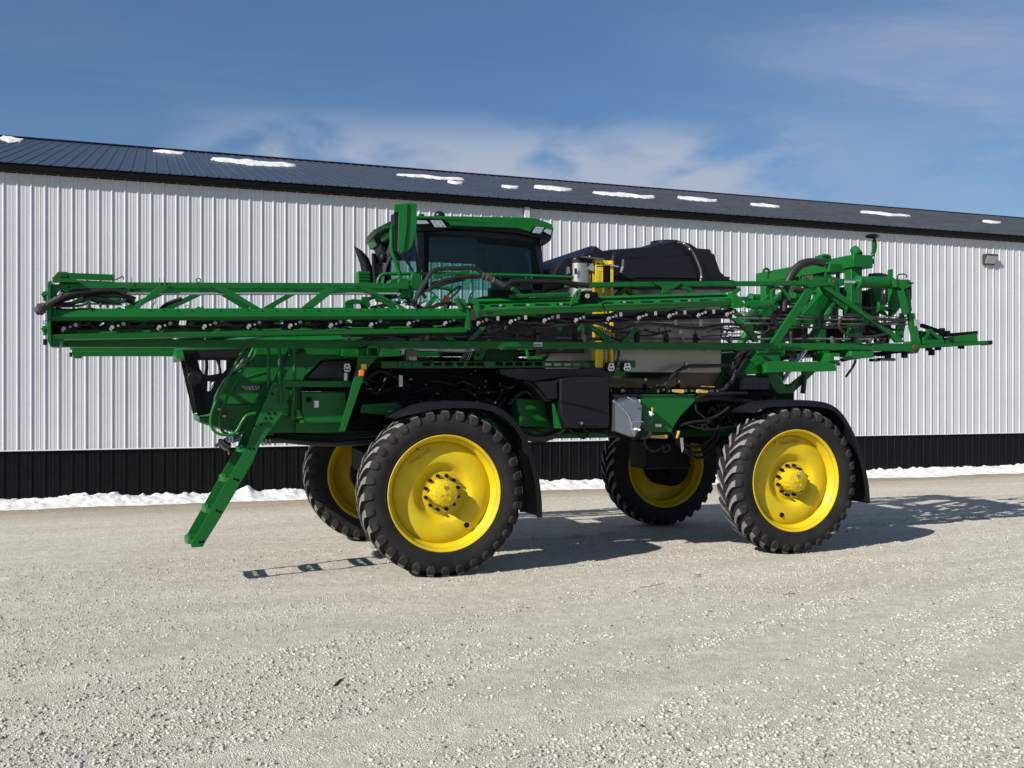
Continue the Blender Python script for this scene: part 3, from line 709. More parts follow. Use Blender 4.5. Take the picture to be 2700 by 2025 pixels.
# ---------------------------------------------------------------- hood and grille
hood_o = [(380,700),(365,760),(345,800),(232,806),(240,850),(250,868),(430,925),(560,960),(700,985),(760,900),(900,780),(1180,800),(1230,640),(1240,520),(1270,430),(1430,270),(1790,240),(1800,130),(780,130),(760,230),(700,300),(600,360),(510,420),(445,510),(410,600)]
yh, dh = 11.12, 1.46
def pillow(view, poly, Y, t, inset=14, dpt=.05, hs=()):
    """a moulded panel: outline at Y+dpt, face slightly smaller at Y"""
    m = MB(); cx_ = sum(p[0] for p in poly)/len(poly); cy_ = sum(p[1] for p in poly)/len(poly); inn = []
    n = len(poly); area = sum(poly[i][0]*poly[(i+1)%n][1]-poly[(i+1)%n][0]*poly[i][1] for i in range(n)); sg = 1 if area > 0 else -1
    for i in range(n):
        a, b, c = Vector((*poly[i-1],0)), Vector((*poly[i],0)), Vector((*poly[(i+1)%n],0))
        d = (b-a).normalized()+(c-b).normalized()
        if d.length < 1e-3: d = (b-a)
        d.normalize(); nn = Vector((-d.y,d.x,0))*sg; inn.append((b.x+nn.x*inset, b.y+nn.y*inset))
    o_ = [P(view(*p), Y+dpt) for p in poly]
    i_ = [Vector((0,0,0))+P(view(*p), Y+dpt) for p in inn]
    i_ = [Vector((p.x, Y, p.z)) for p in i_]
    tri = tessellate_polygon([[Vector((p.x,p.z,0)) for p in i_]])
    vs = o_+i_+[p+Vector((0,t,0)) for p in o_]; fs = [tuple(i+n for i in t_) for t_ in tri]+[tuple(i+2*n for i in t_) for t_ in tri]
    for i in range(n): j = (i+1)%n; fs += [(i,j,j+n,i+n),(i,j,j+2*n,i+2*n)]
    m.add(vs, fs); return m
hood = part(pillow(B, hood_o, yh, dh, 16, .05), 'hood', 'green', bevel=.01)
# crease panels on the hood side
def relief_line(view, pts, Y, r, name, mt, parent): 
    m = MB(); m.tube([P(view(*p),Y) for p in pts], r, 6, 5); return m.build(name, mt, parent)
relief_line(B, [(577,590),(580,530),(620,480),(720,420),(880,372)], yh-.002, .010, 'hood_crease', 'green', hood)
relief_line(B, [(400,672),(500,684),(700,684),(830,680)], yh-.000, .004, 'hood_seam', 'black_plastic', hood)
relief_line(B, [(640,520),(700,440),(880,380)], yh+.004, .004, 'hood_seam', 'black_plastic', hood)
relief_line(B, [(765,230),(775,290),(800,322),(900,310)], yh+.003, .005, 'hood_seam', 'black_plastic', hood)
dk = MB(); dk.plate(B, [(650,508),(835,505),(832,545),(690,548)], yh-.004, .003); dk.build('hood_badge', 'steel', hood)
pt = P(B(742,528),yh-.010); text_mesh('VIIIWIII', .075, (pt.x,yh-.006,pt.z), 0, 0, 'label_ink', 'hood_lettering', hood, .001, .25, .002)
m = MB(); m.plate(B, [(1230,255),(1745,200),(1800,250),(1800,560),(1230,560)], 11.45, .6); part(m, 'gap_backing', 'dark_metal')  # dark plate added behind the hood gap, standing in for shaded depth
# black vent behind hood seam
m = MB(); m.plate(B, [(1290,430),(1440,275),(1700,262),(1700,440),(1560,452)], yh-.012, .03); m.build('side_vent', 'black_gloss', hood)
m = MB(); m.plate(B, [(1050,290),(1060,230),(1110,150),(1255,140),(1265,175),(1230,195),(1120,215),(1075,300)], yh-.012, .03); m.build('side_vent', 'black_gloss', hood)
m = MB(); m.plate(B, [(415,718),(515,728),(508,820),(410,808)], yh-.012, .006); wl_ = m.build('warning_label', 'label_ink', hood)
m = MB(); m.plate(B, [(420,722),(475,728),(472,748),(418,742)], yh-.0145, .002); m.plate(B, [(470,790),(505,794),(500,812),(466,808)], yh-.0145, .002); m.build('warning_label', 'yellow_plate', hood)
# grille: a leaning black screen with open windows, as deep as the hood
g_out = [(80,156),(700,140),(690,190),(640,270),(560,370),(480,440),(430,520),(385,610),(370,700),(350,770),(228,800),(150,480)]
h1 = [(213,258),(300,256),(300,400),(280,392),(240,330)]; h2 = [(330,256),(430,256),(440,385),(360,400),(325,402)]; h2b = [(450,256),(505,258),(505,355),(470,385),(450,380)]
h3 = [(322,462),(350,462),(345,555),(318,560)]; h4 = [(365,470),(400,462),(350,560),(352,500)]
for yy, nm_ in ((11.16,'grille'),(12.50,'grille_far')):
    pass
m = MB(); 
def shifted(pts, dY):   # same world outline, other depth
    return pts
gl = MB(); loops = [[P(B(*p), 11.14) for p in q] for q in (g_out,h1,h2,h2b,h3,h4)]
gl.plate3(loops, Vector((0,.05,0)))
loops2 = [[p+Vector((0,1.34,0)) for p in l] for l in loops]
big = [loops2[0]]
# far side screen: only a rim so daylight passes
def ring_plate(mb, loop, inset_f, ext):
    cen = sum(loop, Vector())/len(loop); inner = [cen+(p-cen)*inset_f for p in loop]; mb.plate3([loop, inner], ext)
ring_plate(gl, loops2[0], .80, Vector((0,.05,0)))
grille = part(gl, 'grille', 'black_plastic', hood, bevel=.004)
m = MB()   # ribbed front strip
for k in range(6):
    dx = k*20
    m.tube([P(B(84+dx,160),11.12), P(B(232+dx*.9,798-k*3),11.12)], .007, 6, 1)
m.plate(B, [(80,156),(205,158),(345,775),(228,800)], 11.128, .012)
part(m, 'grille_ribs', 'black_plastic', hood)
m = MB(); q = P(B(200,430),11.09); m.cyl((q.x,11.14,q.z),(q.x,11.10,q.z),.075,24); m.cyl((q.x,11.11,q.z-.01),(q.x,11.08,q.z-.01),.03,16); m.plate(B, [(150,375),(262,370),(265,430),(240,490),(185,500)], 11.105, .03)
part(m, 'grille_latch', 'black_gloss', hood, bevel=.004)
m = MB(); m.tube([P(B(x,y),12.1) for x,y in ((310,240),(315,330),(300,420),(300,560))], .018, 8); m.tube([P(B(x,y),12.0) for x,y in ((410,240),(440,330),(445,420))], .014, 8); m.box(P(B(200,560),11.9),P(B(280,640),12.2))
part(m, 'cooling_pipe', 'hose', hood)
# front hood top (nose continuing under the boom)
m = MB(); m.loft([[Vector((x,y,z)) for y,z in ((11.15,z0),(11.25,z0+.10),(11.6,z0+.15),(12.1,z0+.15),(12.45,z0+.10),(12.55,z0))] for x,z0 in ((.25,2.35),(1.2,2.52),(2.3,2.62))]); part(m, 'hood_top', 'green', hood, bevel=.01)
m = MB(); m.tube([P(A(x,y),11.15) for x,y in ((1985,722),(2090,705),(2200,694),(2330,690))], .010, 6); part(m, 'hood_stripe', 'yellow', hood)
# front valve cluster with ticket
m = MB()
for (x0,y0),(x1,y1),r in (((395,1100),(470,1040),.018),((430,1060),(500,1120),.022),((450,1040),(530,1100),.015),((500,1110),(535,1140),.012),((535,1140),(525,1170),.010),((560,1040),(640,1010),.03)):
    m.cyl(P(B(x0,y0),11.0), P(B(x1,y1),11.05), r, 10)
part(m, 'tow_coupling', 'steel')
m = MB()
for k in range(8):
    a, b = (random.uniform(420,560), random.uniform(1010,1120)), (random.uniform(430,560), random.uniform(1010,1130)); m.cyl(P(B(*a),11.05), P(B(*b),11.1), random.uniform(.01,.02), 8)
part(m, 'front_valve', 'dark_metal')
m = MB(); tp = [(480,1020),(515,992),(545,985),(575,1000),(580,1055),(520,1058)]; m.plate(B, tp, 10.93, .002)
tk = m.build('stock_tag', 'label_white', None, base=P(B(530,1030),10.93)); tag(tk, 'white numbered stock tag hanging from the handrail loop at the front of the sprayer', 'tag')
pt = P(B(532,1024),10.925); t_ = text_mesh('4511', .062, (0,-.006,0), 0, 0, 'label_ink', 'number', tk, .001, 0, .001, local=False); t_.location = (0.002,.0,.002)
m = MB(); m.tube([P(B(545,988),10.93),P(B(548,960),10.92),P(B(560,940),10.9)], .0025, 5, 3); s_ = m.build('string', 'label_white', None, base=P(B(530,1030),10.93)); s_.parent = tk; s_.location = (0,0,0)
# ---------------------------------------------------------------- ladder
yl = 10.62
rail = [(985,440),(1135,560),(1110,640),(1010,830),(940,960),(880,1010)]
near_rail = [P(B(*p),yl) for p in [(985,440),(1010,560),(960,780),(870,960),(830,1050)]]
ladder_poly_u = [(960,440),(1000,440),(1135,560),(960,960),(760,1330)]
m = MB()
lp_ = [P(B(965,455),yl),P(B(1130,560),yl),P(B(1050,780),yl),P(B(880,1010),yl),P(H(830,440),yl),P(H(760,620),yl),P(H(570,940),yl),P(H(430,1180),yl),P(H(292,1400),yl),P(H(270,1445),yl),P(H(165,1450),yl),P(H(160,1420),yl),P(H(188,1375),yl),P(H(530,770),yl),P(H(700,480),yl),P(B(900,600),yl)]
m.plate3([lp_], Vector((0,.012,0)))
# folded lip on the rail's rear edge
for a, b in zip(lp_[3:9], lp_[4:10]): m.bar(a+Vector((0,.03,0)), b+Vector((0,.03,0)), .012, .05)
lad = part(m, 'ladder', 'green', bevel=.003)
m = MB(); m.plate3([[p+Vector((-.05,.45,0)) for p in lp_]], Vector((0,.012,0))); part(m, 'far_rail', 'green', lad, bevel=.003)
for (x,y) in ((188,1375),(360,1070),(530,770),(697,482)):
    q = P(H(x,y),yl); m = MB()
    n = 10; outl = []
    for i in range(n+1):
        t = math.pi*i/n; outl.append(Vector((q.x-.03-.055*math.sin(t)**.7, yl+.235-.235*math.cos(t), q.z)))
    outl += [Vector((q.x+.10,yl+.45,q.z)),Vector((q.x+.10,yl+.012,q.z))]
    inner = [Vector((q.x-.0-.045*math.sin(math.pi*i/n)**.7, yl+.235-.19*math.cos(math.pi*i/n), q.z)) for i in range(n+1)]+[Vector((q.x+.07,yl+.40,q.z)),Vector((q.x+.07,yl+.06,q.z))]
    m.plate3([outl, inner], Vector((0,0,-.045)))
    for i in range(5): m.box((q.x-.05,yl+.07+.08*i,q.z-.012),(q.x+.08,yl+.09+.08*i,q.z+.006))
    for i in range(9): m.cyl((q.x-.03,yl+.06+.042*i,q.z),(q.x-.03,yl+.06+.042*i,q.z+.018),.006,5)
    part(m, 'step', 'green_bright', lad)
m = MB()
for (x,y) in ((585,785),(615,795),(410,1090),(440,1105),(250,1400),(280,1395),(730,490),(770,490)): q = P(H(x,y),yl); m.cyl((q.x,yl-.004,q.z),(q.x,yl+.002,q.z),.014,12)
for (x,y) in ((775,890),(840,885),(885,820),(935,820),(915,775),(975,775),(950,585),(890,620)): q = P(B(x,y),yl); m.cyl((q.x,yl-.008,q.z),(q.x,yl+.002,q.z),.013,8)
part(m, 'bolt', 'dark_metal', lad)
# hoop handrails beside the ladder
for pts, Y_ in (([(690,120),(600,280),(470,520),(372,740),(352,860),(375,930),(430,972),(500,985),(565,978),(610,940),(660,850),(710,790),(790,772)], 10.55), ([(778,120),(640,400),(520,610),(450,760),(438,860),(460,935),(510,975),(580,990),(640,975),(690,930)], 10.98)):
    m = MB(); m.tube([P(B(*p),Y_) for p in pts], .0155, 10, 6); part(m, 'handrail', 'green_bright')
for (x,y0,y1,Y_) in ((916,130,520,10.72),(1022,130,560,10.62),(1166,130,450,10.66),(1118,60,215,11.05)):
    m = MB(); m.tube([P(B(x-4,y0),Y_),P(B(x+2,y1),Y_)], .0165, 10, 1); part(m, 'platform_post', 'green')
m = MB(); m.tube([P(B(1034,540),10.6),P(B(1036,680),10.6)], .018, 10, 1); m.tube([P(B(1165,450),10.66),P(B(1155,800),10.7)], .02, 10, 1); part(m, 'platform_post', 'green')
m = MB(); m.wb(B,(1050,455),(1745,520),10.62,.05); m.wb(B,(1130,540),(1195,830),10.72,.05); m.plate(B,[(1000,560),(1240,560),(1235,830),(1180,830),(1180,790),(900,780)],10.8,.03); m.wb(B,(880,795),(1180,960),10.85,.3)
m.wb(B,(1180,860),(1640,955),10.75,.5); part(m, 'platform_frame', 'green', bevel=.006)
m = MB(); m.wb(B,(1240,562),(1665,868),10.66,.75); bx = part(m, 'tool_box', 'green', bevel=.02)
m = MB(); m.wb(B,(1360,652),(1402,716),10.655,.004); m.build('label', 'label_white', bx)
m = MB(); q = P(B(1305,640),10.64); m.cyl((q.x,10.66,q.z),(q.x,10.64,q.z),.03,16); m.cyl((q.x,10.64,q.z),(q.x,10.63,q.z),.012,8); m.build('latch', 'dark_metal', bx)
m = MB(); m.wb(B,(1218,838),(1260,868),10.645,.02); m.plate(B,[(1190,740),(1215,735),(1245,820),(1190,825)],10.65,.01); m.wb(B,(962,524),(1020,556),10.6,.02); m.plate(B,[(1060,700),(1090,668),(1115,690),(1085,740),(1105,795),(1050,795)],10.66,.01); part(m, 'box_bracket', 'green_bright')
m = MB(); m.plate(B,[(1775,330),(1850,380),(1660,950),(1605,950)],10.42,.035); m.plate(B,[(1780,225),(1990,215),(1905,300),(1850,380),(1775,380)],10.42,.035); part(m, 'boom_cradle_leg', 'green', bevel=.004)
m = MB(); m.wb(B,(1870,118),(1990,140),10.35,.5); m.wb(B,(1870,118),(1884,212),10.35,.5); m.wb(B,(1976,118),(1990,212),10.35,.5); m.wb(B,(1700,212),(2005,226),10.35,.3); part(m, 'boom_cradle', 'green_bright', bevel=.003)
# marker lamps on the platform
def worklight(view, cx_, cy_, w_, h_, Y_, name='work_light', par=None):
    a = [(cx_-w_*.36,cy_-h_/2),(cx_+w_*.36,cy_-h_/2),(cx_+w_*.5,cy_+h_*.2),(cx_+w_*.36,cy_+h_/2),(cx_-w_*.36,cy_+h_/2),(cx_-w_*.5,cy_+h_*.2)]
    big_ = [(cx_+(x-cx_)*1.22,cy_+(y-cy_)*1.18) for x,y in a]
    m = MB(); m.plate(view, big_, Y_, .10); o = part(m, name, 'black_plastic', par, bevel=.006)
    m = MB(); m.plate(view, a, Y_-.006, .01); m.build('lens', 'lamp', o)
    m = MB()
    for dx, dy in ((0,-.22),(-.2,.2),(.2,.2)):
        q = P(view(cx_+dx*w_,cy_+dy*h_),Y_-.012); m.cyl(q,(q.x,Y_,q.z),.011,12)
    m.build('led', 'dark_metal', o); return o
worklight(B, 1680,330,66,76,10.55)
worklight(G, 782,433,62,74,10.55); worklight(G, 938,433,70,74,10.55)
m = MB(); m.wb(B,(1650,380),(1680,455),10.56,.004); part(m, 'reflector', 'label_white')
m = MB(); m.wb(B,(1815,295),(1866,345),10.38,.02); part(m, 'reflector', 'yellow_plate')
m = MB(); m.wb(B,(1797,350),(1845,412),10.36,.05); part(m, 'turn_signal', 'orange', bevel=.008)
m = MB(); m.wb(G,(810,455),(915,520),10.62,.04); part(m, 'light_bracket', 'green', bevel=.003)
# ---------------------------------------------------------------- walkway with punched side plate
hs = []
xs_ = [(1045,1060),(1110,1160)]
m = MB(); outer = [FF(390,375),FF(2860,372),FF(2860,440),FF(390,446)]
holes = []
for x in (790,900,1010,1115,1225,1310): holes.append([FF(x,388),FF(x+75,388),FF(x+75,422),FF(x,422)])
for x in range(1500,2760,95): holes.append([FF(x,386),FF(x+70,386),FF(x+70,420),FF(x,420)])
m.plate(U, outer, 10.72, .006, holes); m.plate(U, [FF(390,375),FF(2860,372),FF(2860,378),FF(390,381)], 10.72, .7)
part(m, 'walkway', 'green', bevel=0)
m = MB(); random.seed(12)
for (x0,y0,x1,y1) in ((560,380,640,400),(560,400,590,430),(610,395,670,428),(695,395,745,428),(880,375,950,395),(1080,410,1130,440),(1390,415,1440,440)): m.wb(FF,(x0,y0),(x1,y1),10.70,.012)
part(m, 'walkway_bracket', 'green_bright')
# green engine panels seen through and below the boom
m = MB(); m.plate(M_, [(245,500),(330,405),(490,410),(760,455),(1250,455),(1250,560),(640,570),(240,545)], 11.2, .9); part(m, 'engine_cover', 'green_bright', bevel=.02)
m = MB(); m.plate(FF, [(1290,345),(1310,262),(1420,262),(1370,368),(1290,368)], 10.95, .04, [[(1310,310),(1335,300),(1345,325),(1320,335)]]); part(m, 'pivot_bracket', 'green_bright', bevel=.004)
m = MB(); m.plate(FF, [(1400,262),(1730,262),(1730,380),(1370,380)], 11.25, .8); part(m, 'engine_cover', 'green', bevel=.02)
m = MB(); m.tube([P(FF(x,y),11.0) for x,y in ((1800,255),(1820,340),(1850,352),(1960,352),(2000,330),(2015,255))], .022, 8); part(m, 'engine_guard', 'green_bright')
m = MB(); m.plate(FF, [(0,262),(250,262),(250,330),(0,330)], 11.0, .5); m.plate(FF, [(380,262),(580,262),(580,330),(380,340)], 11.0, .5); part(m, 'hood_rear_panel', 'green', bevel=.01)
m = MB(); m.wb(FF,(625,262),(740,375),11.05,.2); part(m, 'filter_housing', 'pipe_grey', bevel=.01)
m = MB()
for k in range(5): m.tube([P(FF(1150+k*22,370),10.95),P(FF(1215+k*16,262),10.95)], .006, 6, 1)
part(m, 'coolant_pipe', 'steel')
# lower green frame rails either side of the front wheel
m = MB(); m.plate(FF, [(200,800),(520,780),(640,830),(520,905),(180,880)], 10.95, .05); m.plate(FF,[(1700,740),(2060,760),(2150,1030),(1750,1010)],10.95,.25); part(m, 'frame_rail', 'green', bevel=.006)
m = MB(); m.plate(FF,[(2052,790),(2075,780),(2090,860),(2145,1030),(2075,1030)],10.56,.02); part(m, 'guard_edge', 'green_bright')
m = MB(); m.plate(FF, [(-80,1000),(0,1060),(500,1060),(560,930),(200,905),(60,1000)], 11.1, .6); m.plate(FF,[(2150,620),(2400,620),(2500,1080),(2150,1080)],11.2,.6); part(m, 'belly_frame', 'dark_metal', bevel=.01)
# ---------------------------------------------------------------- centre boxes
m = pillow(G, [(283,548),(420,530),(758,526),(758,1000),(740,1030),(350,1030),(290,900),(278,780)], 10.46, .6, 6, .02)
bb = part(m, 'battery_box', 'box_plastic', bevel=.008)
m = MB(); m.tube([P(G(*p),10.452) for p in ((285,762),(480,800),(745,876))], .012, 6, 2); m.build('groove', 'black_plastic', bb)
m = MB(); m.plate(G, [(455,960),(610,965),(640,1005),(455,1000)], 10.44, .03); m.build('latch', 'black_plastic', bb)
m = MB(); q = P(G(495,980),10.42); m.cyl((q.x,10.44,q.z),(q.x,10.425,q.z),.016,14); m.build('lock', 'steel', bb)
m = pillow(G, [(30,582),(252,566),(256,745),(170,750),(90,650)], 10.50, .6, 5, .02); part(m, 'side_cover', 'box_plastic', bevel=.008)
m = MB(); m.plate(G, [(-300,450),(700,448),(760,470),(760,528),(280,540),(30,580),(-100,560),(-300,500)], 10.62, .7); part(m, 'box_shroud', 'tank_cover', bevel=.01)
m = MB(); m.plate(G, [(-60,560),(20,590),(160,750),(205,752),(205,770),(150,770),(0,610),(-80,580)], 10.55, .1); part(m, 'hose_guard', 'black_plastic', bevel=.006)
m = MB(); m.plate(G, [(1060,706),(1600,702),(1598,762),(1530,830),(1460,900),(1400,990),(1375,1040),(1370,1068),(1110,1060)], 10.66, .02, [])
m.plate(G, [(1060,702),(1602,698),(1602,708),(1060,712)], 10.64, .3); pb = part(m, 'pump_shield', 'green', bevel=.004)
m = MB(); m.wb(G,(1210,988),(1268,1016),10.652,.004); m.build('label', 'label_white', pb)
# stainless mixing hopper
m = MB()
hp = [(832,770),(875,735),(940,722),(1070,718),(1122,800),(1105,900),(1060,1080),(1000,1130),(826,1060)]
m.plate(G, [(838,770),(870,738),(930,722),(1075,718),(1122,808),(1108,905),(1090,1000),(1010,1120),(985,1010),(940,900),(860,800)], 10.34, .45)
zl = min(v.z for v in m.v)
for v in m.v: v.y += (v.z-zl)*.28
ind = part(m, 'mixing_hopper', 'hopper_steel', bevel=.012)
m = MB(); m.plate(G, [(835,790),(855,815),(935,905),(978,1000),(995,1118),(826,1058)], 10.37, .40)
for v in m.v: v.y += (v.z-zl)*.12+(P(G(830,900),10.4).x-v.x)*-.0
m.build('hopper_side', 'steel', ind)
m = MB(); m.tube([P(G(*p),10.385) for p in ((838,778),(860,812),(900,850),(945,905),(980,990),(1000,1115))], .007, 6, 3); m.tube([P(G(*p),10.39) for p in ((975,968),(1030,962),(1090,968))], .005, 6, 3); m.build('hopper_seam', 'chrome', ind)
m = MB(); m.plate(G, [(790,702),(1070,702),(1095,735),(1075,745),(1050,718),(900,718),(850,740),(830,765)], 10.44, .4); m.build('hopper_lid', 'tank_cover', ind)
m = MB(); m.tube([P(G(*p),10.36) for p in ((950,738),(975,745),(1005,770))], .006, 6, 3); q = P(G(950,735),10.36); m.sph(q, .012, 5); m.build('lid_latch', 'chrome', ind)
m = MB(); q = P(G(1030,1105),10.36); m.cyl((q.x,10.30,q.z),(q.x,10.5,q.z),.035,16); m.cyl((q.x-.05,10.4,q.z),(q.x+.06,10.4,q.z),.022,12); m.build('drain_valve', 'dark_metal', ind)
m = MB(); m.sph(P(G(1020,1040),10.34), (.03,.02,.018), 6); m.sph(P(G(1050,1045),10.34), (.025,.02,.016), 6); m.sph(P(G(1168,890),10.34), (.022,.02,.028), 6); m.cyl(P(G(1150,870),10.34), P(G(1190,895),10.34), .012, 8); m.build('tap', 'label_white', ind)
m = MB(); m.cyl(P(G(1180,828),10.36), P(G(1180,868),10.36), .010, 10); m.build('tap_handle', 'handle_yellow', ind)
m = MB()
for pts, r in (([(1060,1115),(1110,1120),(1160,1090),(1150,1030),(1130,1000)], .022), ([(1190,900),(1170,970),(1120,1020),(1080,1020)], .007), ([(1120,870),(1140,850),(1165,860)], .008), ([(1085,1000),(1110,975),(1140,975),(1150,1010)], .010)):
    m.tube([P(G(*p),10.38) for p in pts], r, 8)
part(m, 'hopper_hose', 'hose')
m = MB(); m.plate(G, [(690,1040),(760,1040),(960,1100),(970,1130),(860,1120),(700,1085)], 10.5, .5); part(m, 'hopper_arm', 'dark_metal', bevel=.006)
# yellow valve levers and plumbing
def lever(a, b, r0, Y_):
    pa, pb_ = P(a,Y_), P(b,Y_); m = MB(); d = (pb_-pa); n_ = Vector((-d.z,0,d.x)).normalized(); n = 12; out_ = []
    an = math.atan2(d.z,d.x)
    for i in range(n+1): t = an+math.pi*.62+ (2*math.pi-2*math.pi*.62)*i/n; out_.append(pa+Vector((math.cos(t),0,math.sin(t)))*r0)
    for i in range(7): t = an-math.pi/2+math.pi*i/6; out_.append(pb_+Vector((math.cos(t),0,math.sin(t)))*r0*.62)
    m.plate3([out_], Vector((0,.018,0))); m.cyl(pa-Vector((0,.012,0)), pa+Vector((0,.05,0)), r0*.35, 8)
    return part(m, 'valve_lever', 'handle_yellow', bevel=.003)
lever(G(1474,670), G(1388,665), .026, 10.62); lever(G(1628,670), G(1715,672), .026, 10.62); lever(G(1312,1112), G(1170,1112), .024, 10.6); lever(G(1440,1065), G(1422,1120), .014, 10.6)
m = MB(); m.tube([P(G(1655,622),10.7),P(G(1785,628),10.7)], .006, 6, 1); part(m, 'valve_rod', 'handle_yellow')
m = MB(); q0, q1 = P(G(770,672),10.72), P(G(1840,672),10.72); m.cyl(q0, q1, .045, 16)
for x in (880,1100,1230,1290,1370,1520,1570,1590,1750): q = P(G(x,672),10.72); m.cyl(q, q+Vector((.03,0,0)), .06, 12)
for x in (1108,1430): m.cyl(P(G(x,600),10.72), P(G(x,672),10.72), .03, 12)
part(m, 'plumbing_manifold', 'dark_metal')
m = MB()
for x,y,w_,h_ in ((890,665,10,40),(910,668,10,14),(1235,668,10,36),(1290,655,8,30),(1340,665,10,34),(1505,665,12,34),(1560,665,14,30),(1575,668,10,20),(1810,668,14,36),(1225,612,12,10),(1270,612,12,10),(1165,632,14,8),(1108,555,24,40),(1430,570,22,40),(1745,668,6,28),(1765,668,6,28),(775,665,10,34)):
    q = P(G(x,y),10.66); s_ = .0042; m.cyl((q.x-w_*s_/7,10.66,q.z),(q.x+w_*s_/7,10.66,q.z), h_*s_/7.5, 10)
part(m, 'pipe_fitting', 'steel')
random.seed(21)
m = MB()
for pts, r, Y_ in (([(1300,620),(1340,560),(1420,480),(1530,430),(1700,424),(1950,418)], .022, 10.62),([(1830,670),(1880,650),(1920,600),(1950,580),(2000,470)], .026, 10.68),([(1600,740),(1700,700),(1900,690),(2100,690)], .02, 10.62),
   ([(1600,760),(1750,730),(1950,750),(2150,770)], .03, 10.68),([(1450,1000),(1560,970),(1700,950),(1840,890),(1930,820)], .018, 10.7),([(1600,790),(1610,860),(1680,920),(1730,980)], .012, 10.68),
   ([(1360,1060),(1500,1180),(1620,1210),(1760,1120),(1800,1000)], .02, 10.9),([(1380,1100),(1520,1240),(1660,1260),(1800,1150),(1830,1010)], .02, 10.95),([(1400,1150),(1560,1300),(1700,1300),(1830,1180)], .02, 11.0),
   ([(1530,1000),(1700,1040),(1850,1030),(1990,1010)], .012, 10.7),([(1100,1140),(1120,1210),(1200,1250),(1290,1200)], .014, 10.75),([(1290,1230),(1330,1190),(1350,1230),(1300,1260),(1280,1230)], .012, 10.75)):
    m.tube([P(G(*p),Y_) for p in pts], r, 8, 6)
for k in range(22):
    a = (random.uniform(1580,2080), random.uniform(760,1050)); m.tube([P(G(*a),10.8), P(G(a[0]+random.uniform(20,120),a[1]+random.uniform(-60,60)),10.78), P(G(a[0]+random.uniform(80,220),a[1]+random.uniform(-90,90)),10.85)], random.uniform(.008,.02), 6, 4)
part(m, 'plumbing_hose', 'hose')
m = MB(); m.plate(G, [(1380,900),(1620,770),(2200,760),(2200,1010),(1990,1030),(1500,1040)], 11.1, .8); part(m, 'pump_frame', 'dark_metal', bevel=.01)
m = MB(); m.plate(G, [(1990,590),(2560,600),(2560,770),(1990,775)], 11.3, .8); part(m, 'gap_filler', 'dark_metal', bevel=.01)  # dark block added to close a bright gap, standing in for shade
m = MB(); m.cyl(P(G(1455,1140),10.8)+Vector((0,0,.02)), P(G(1470,1260),10.8), .012, 10); m.cyl(P(G(1472,1120),10.8), P(G(1480,1240),10.8), .010, 10); part(m, 'height_rod', 'chrome')
m = MB(); m.wb(G,(1130,1150),(1560,1420),11.0,.5); part(m, 'pump_housing', 'dark_metal', bevel=.03)
# hoses hanging behind the front mudguard
m = MB()
for pts, r in (([(-180,980),(-60,1090),(100,1120),(230,1080),(320,1030)], .035),([(-200,1000),(-50,1120),(120,1140),(260,1090)], .03),([(370,1040),(440,1090),(510,1125),(560,1085),(575,1045)], .014),([(-60,1040),(60,1110),(85,1040)], .006),([(40,1110),(180,1060),(240,1040)],.008),([(510,1040),(560,1060),(640,1050)],.012)):
    m.tube([P(G(*p),10.9) for p in pts], r, 8)
part(m, 'hose_bundle', 'hose')
# ---------------------------------------------------------------- product tank and engine cowl
m = MB(); tnk = [(440,0),(1855,0),(1855,400),(1840,480),(1790,560),(1650,600),(1000,600),(860,560),(640,470),(560,300)]
zt = P(D(1200,520),10.85).z; xa, xb = P(G(620,0),10.85).x, P(G(1855,0),10.85).x
zb = P(G(1200,484),10.85).z
rings = []
for x in (xa, xb):
    rings.append([Vector((x,10.85,zb)),Vector((x,10.85,zt)),Vector((x,12.85,zt)),Vector((x,12.85,zb)),Vector((x,12.6,zb-.22)),Vector((x,12.2,zb-.34)),Vector((x,11.5,zb-.34)),Vector((x,11.1,zb-.22))])
m.loft(rings); tank = part(m, 'product_tank', 'stainless', bevel=.02)
m = MB(); q = P(G(1512,385),10.84); m.cyl(q, q+Vector((0,0,-.07)), .022, 12); m.cyl((q.x,10.84,q.z-.07),(q.x,10.80,q.z-.07),.03,12); m.build('tank_outlet', 'steel', tank)
m = MB(); m.tube([P(G(x,y),10.78) for x,y in ((855,270),(845,330),(830,400),(815,455))], .02, 8); m.tube([P(G(845,300),10.76),P(G(880,330),10.76)], .005, 5, 1); m.build('tank_strap', 'hose', tank)
cov = [(180,505),(180,470),(230,380),(300,305),(330,290),(420,275),(520,245),(545,195),(580,178),(620,205),(650,225),(700,228),(760,215),(900,205),(1130,185),(1180,155),(1290,145),(1350,125),(1440,140),(1500,160),(1560,200),(1690,212),(1705,250),(1730,262),(1790,430),(1830,470),(1880,478),(1897,495),(1880,512),(1950,520),(1950,625),(640,625),(640,505)]
m = pillow(D, cov, 10.82, 1.9, 20, .16); tc_ = part(m, 'tank_cowl', 'tank_cover', bevel=.03)
m = pillow(D, [(880,300),(1560,262),(1605,400),(1640,505),(850,500),(870,380)], 10.79, .06, 22, .03); m.build('cowl_panel', 'tank_cover', tc_)
m = pillow(D, [(290,330),(330,300),(520,262),(520,320),(410,340),(400,480),(200,490),(240,400)], 10.80, .06, 10, .03); m.build('cowl_panel', 'black_plastic', tc_)
m = MB(); m.tube([P(D(x,y),10.80) for x,y in ((820,240),(800,330),(770,430),(790,470))], .03, 8); m.build('cowl_rib', 'tank_cover', tc_)
m = MB(); m.tube([P(D(x,y),10.80) for x,y in ((1000,500),(960,492),(830,488),(815,496))], .02, 8); m.build('cowl_rib', 'black_plastic', tc_)
m = MB(); q = P(D(362,425),10.78); m.plate(D,[(350,390),(362,376),(378,390),(382,440),(345,455)],10.785,.02); m.build('cowl_hook', 'steel', tc_)
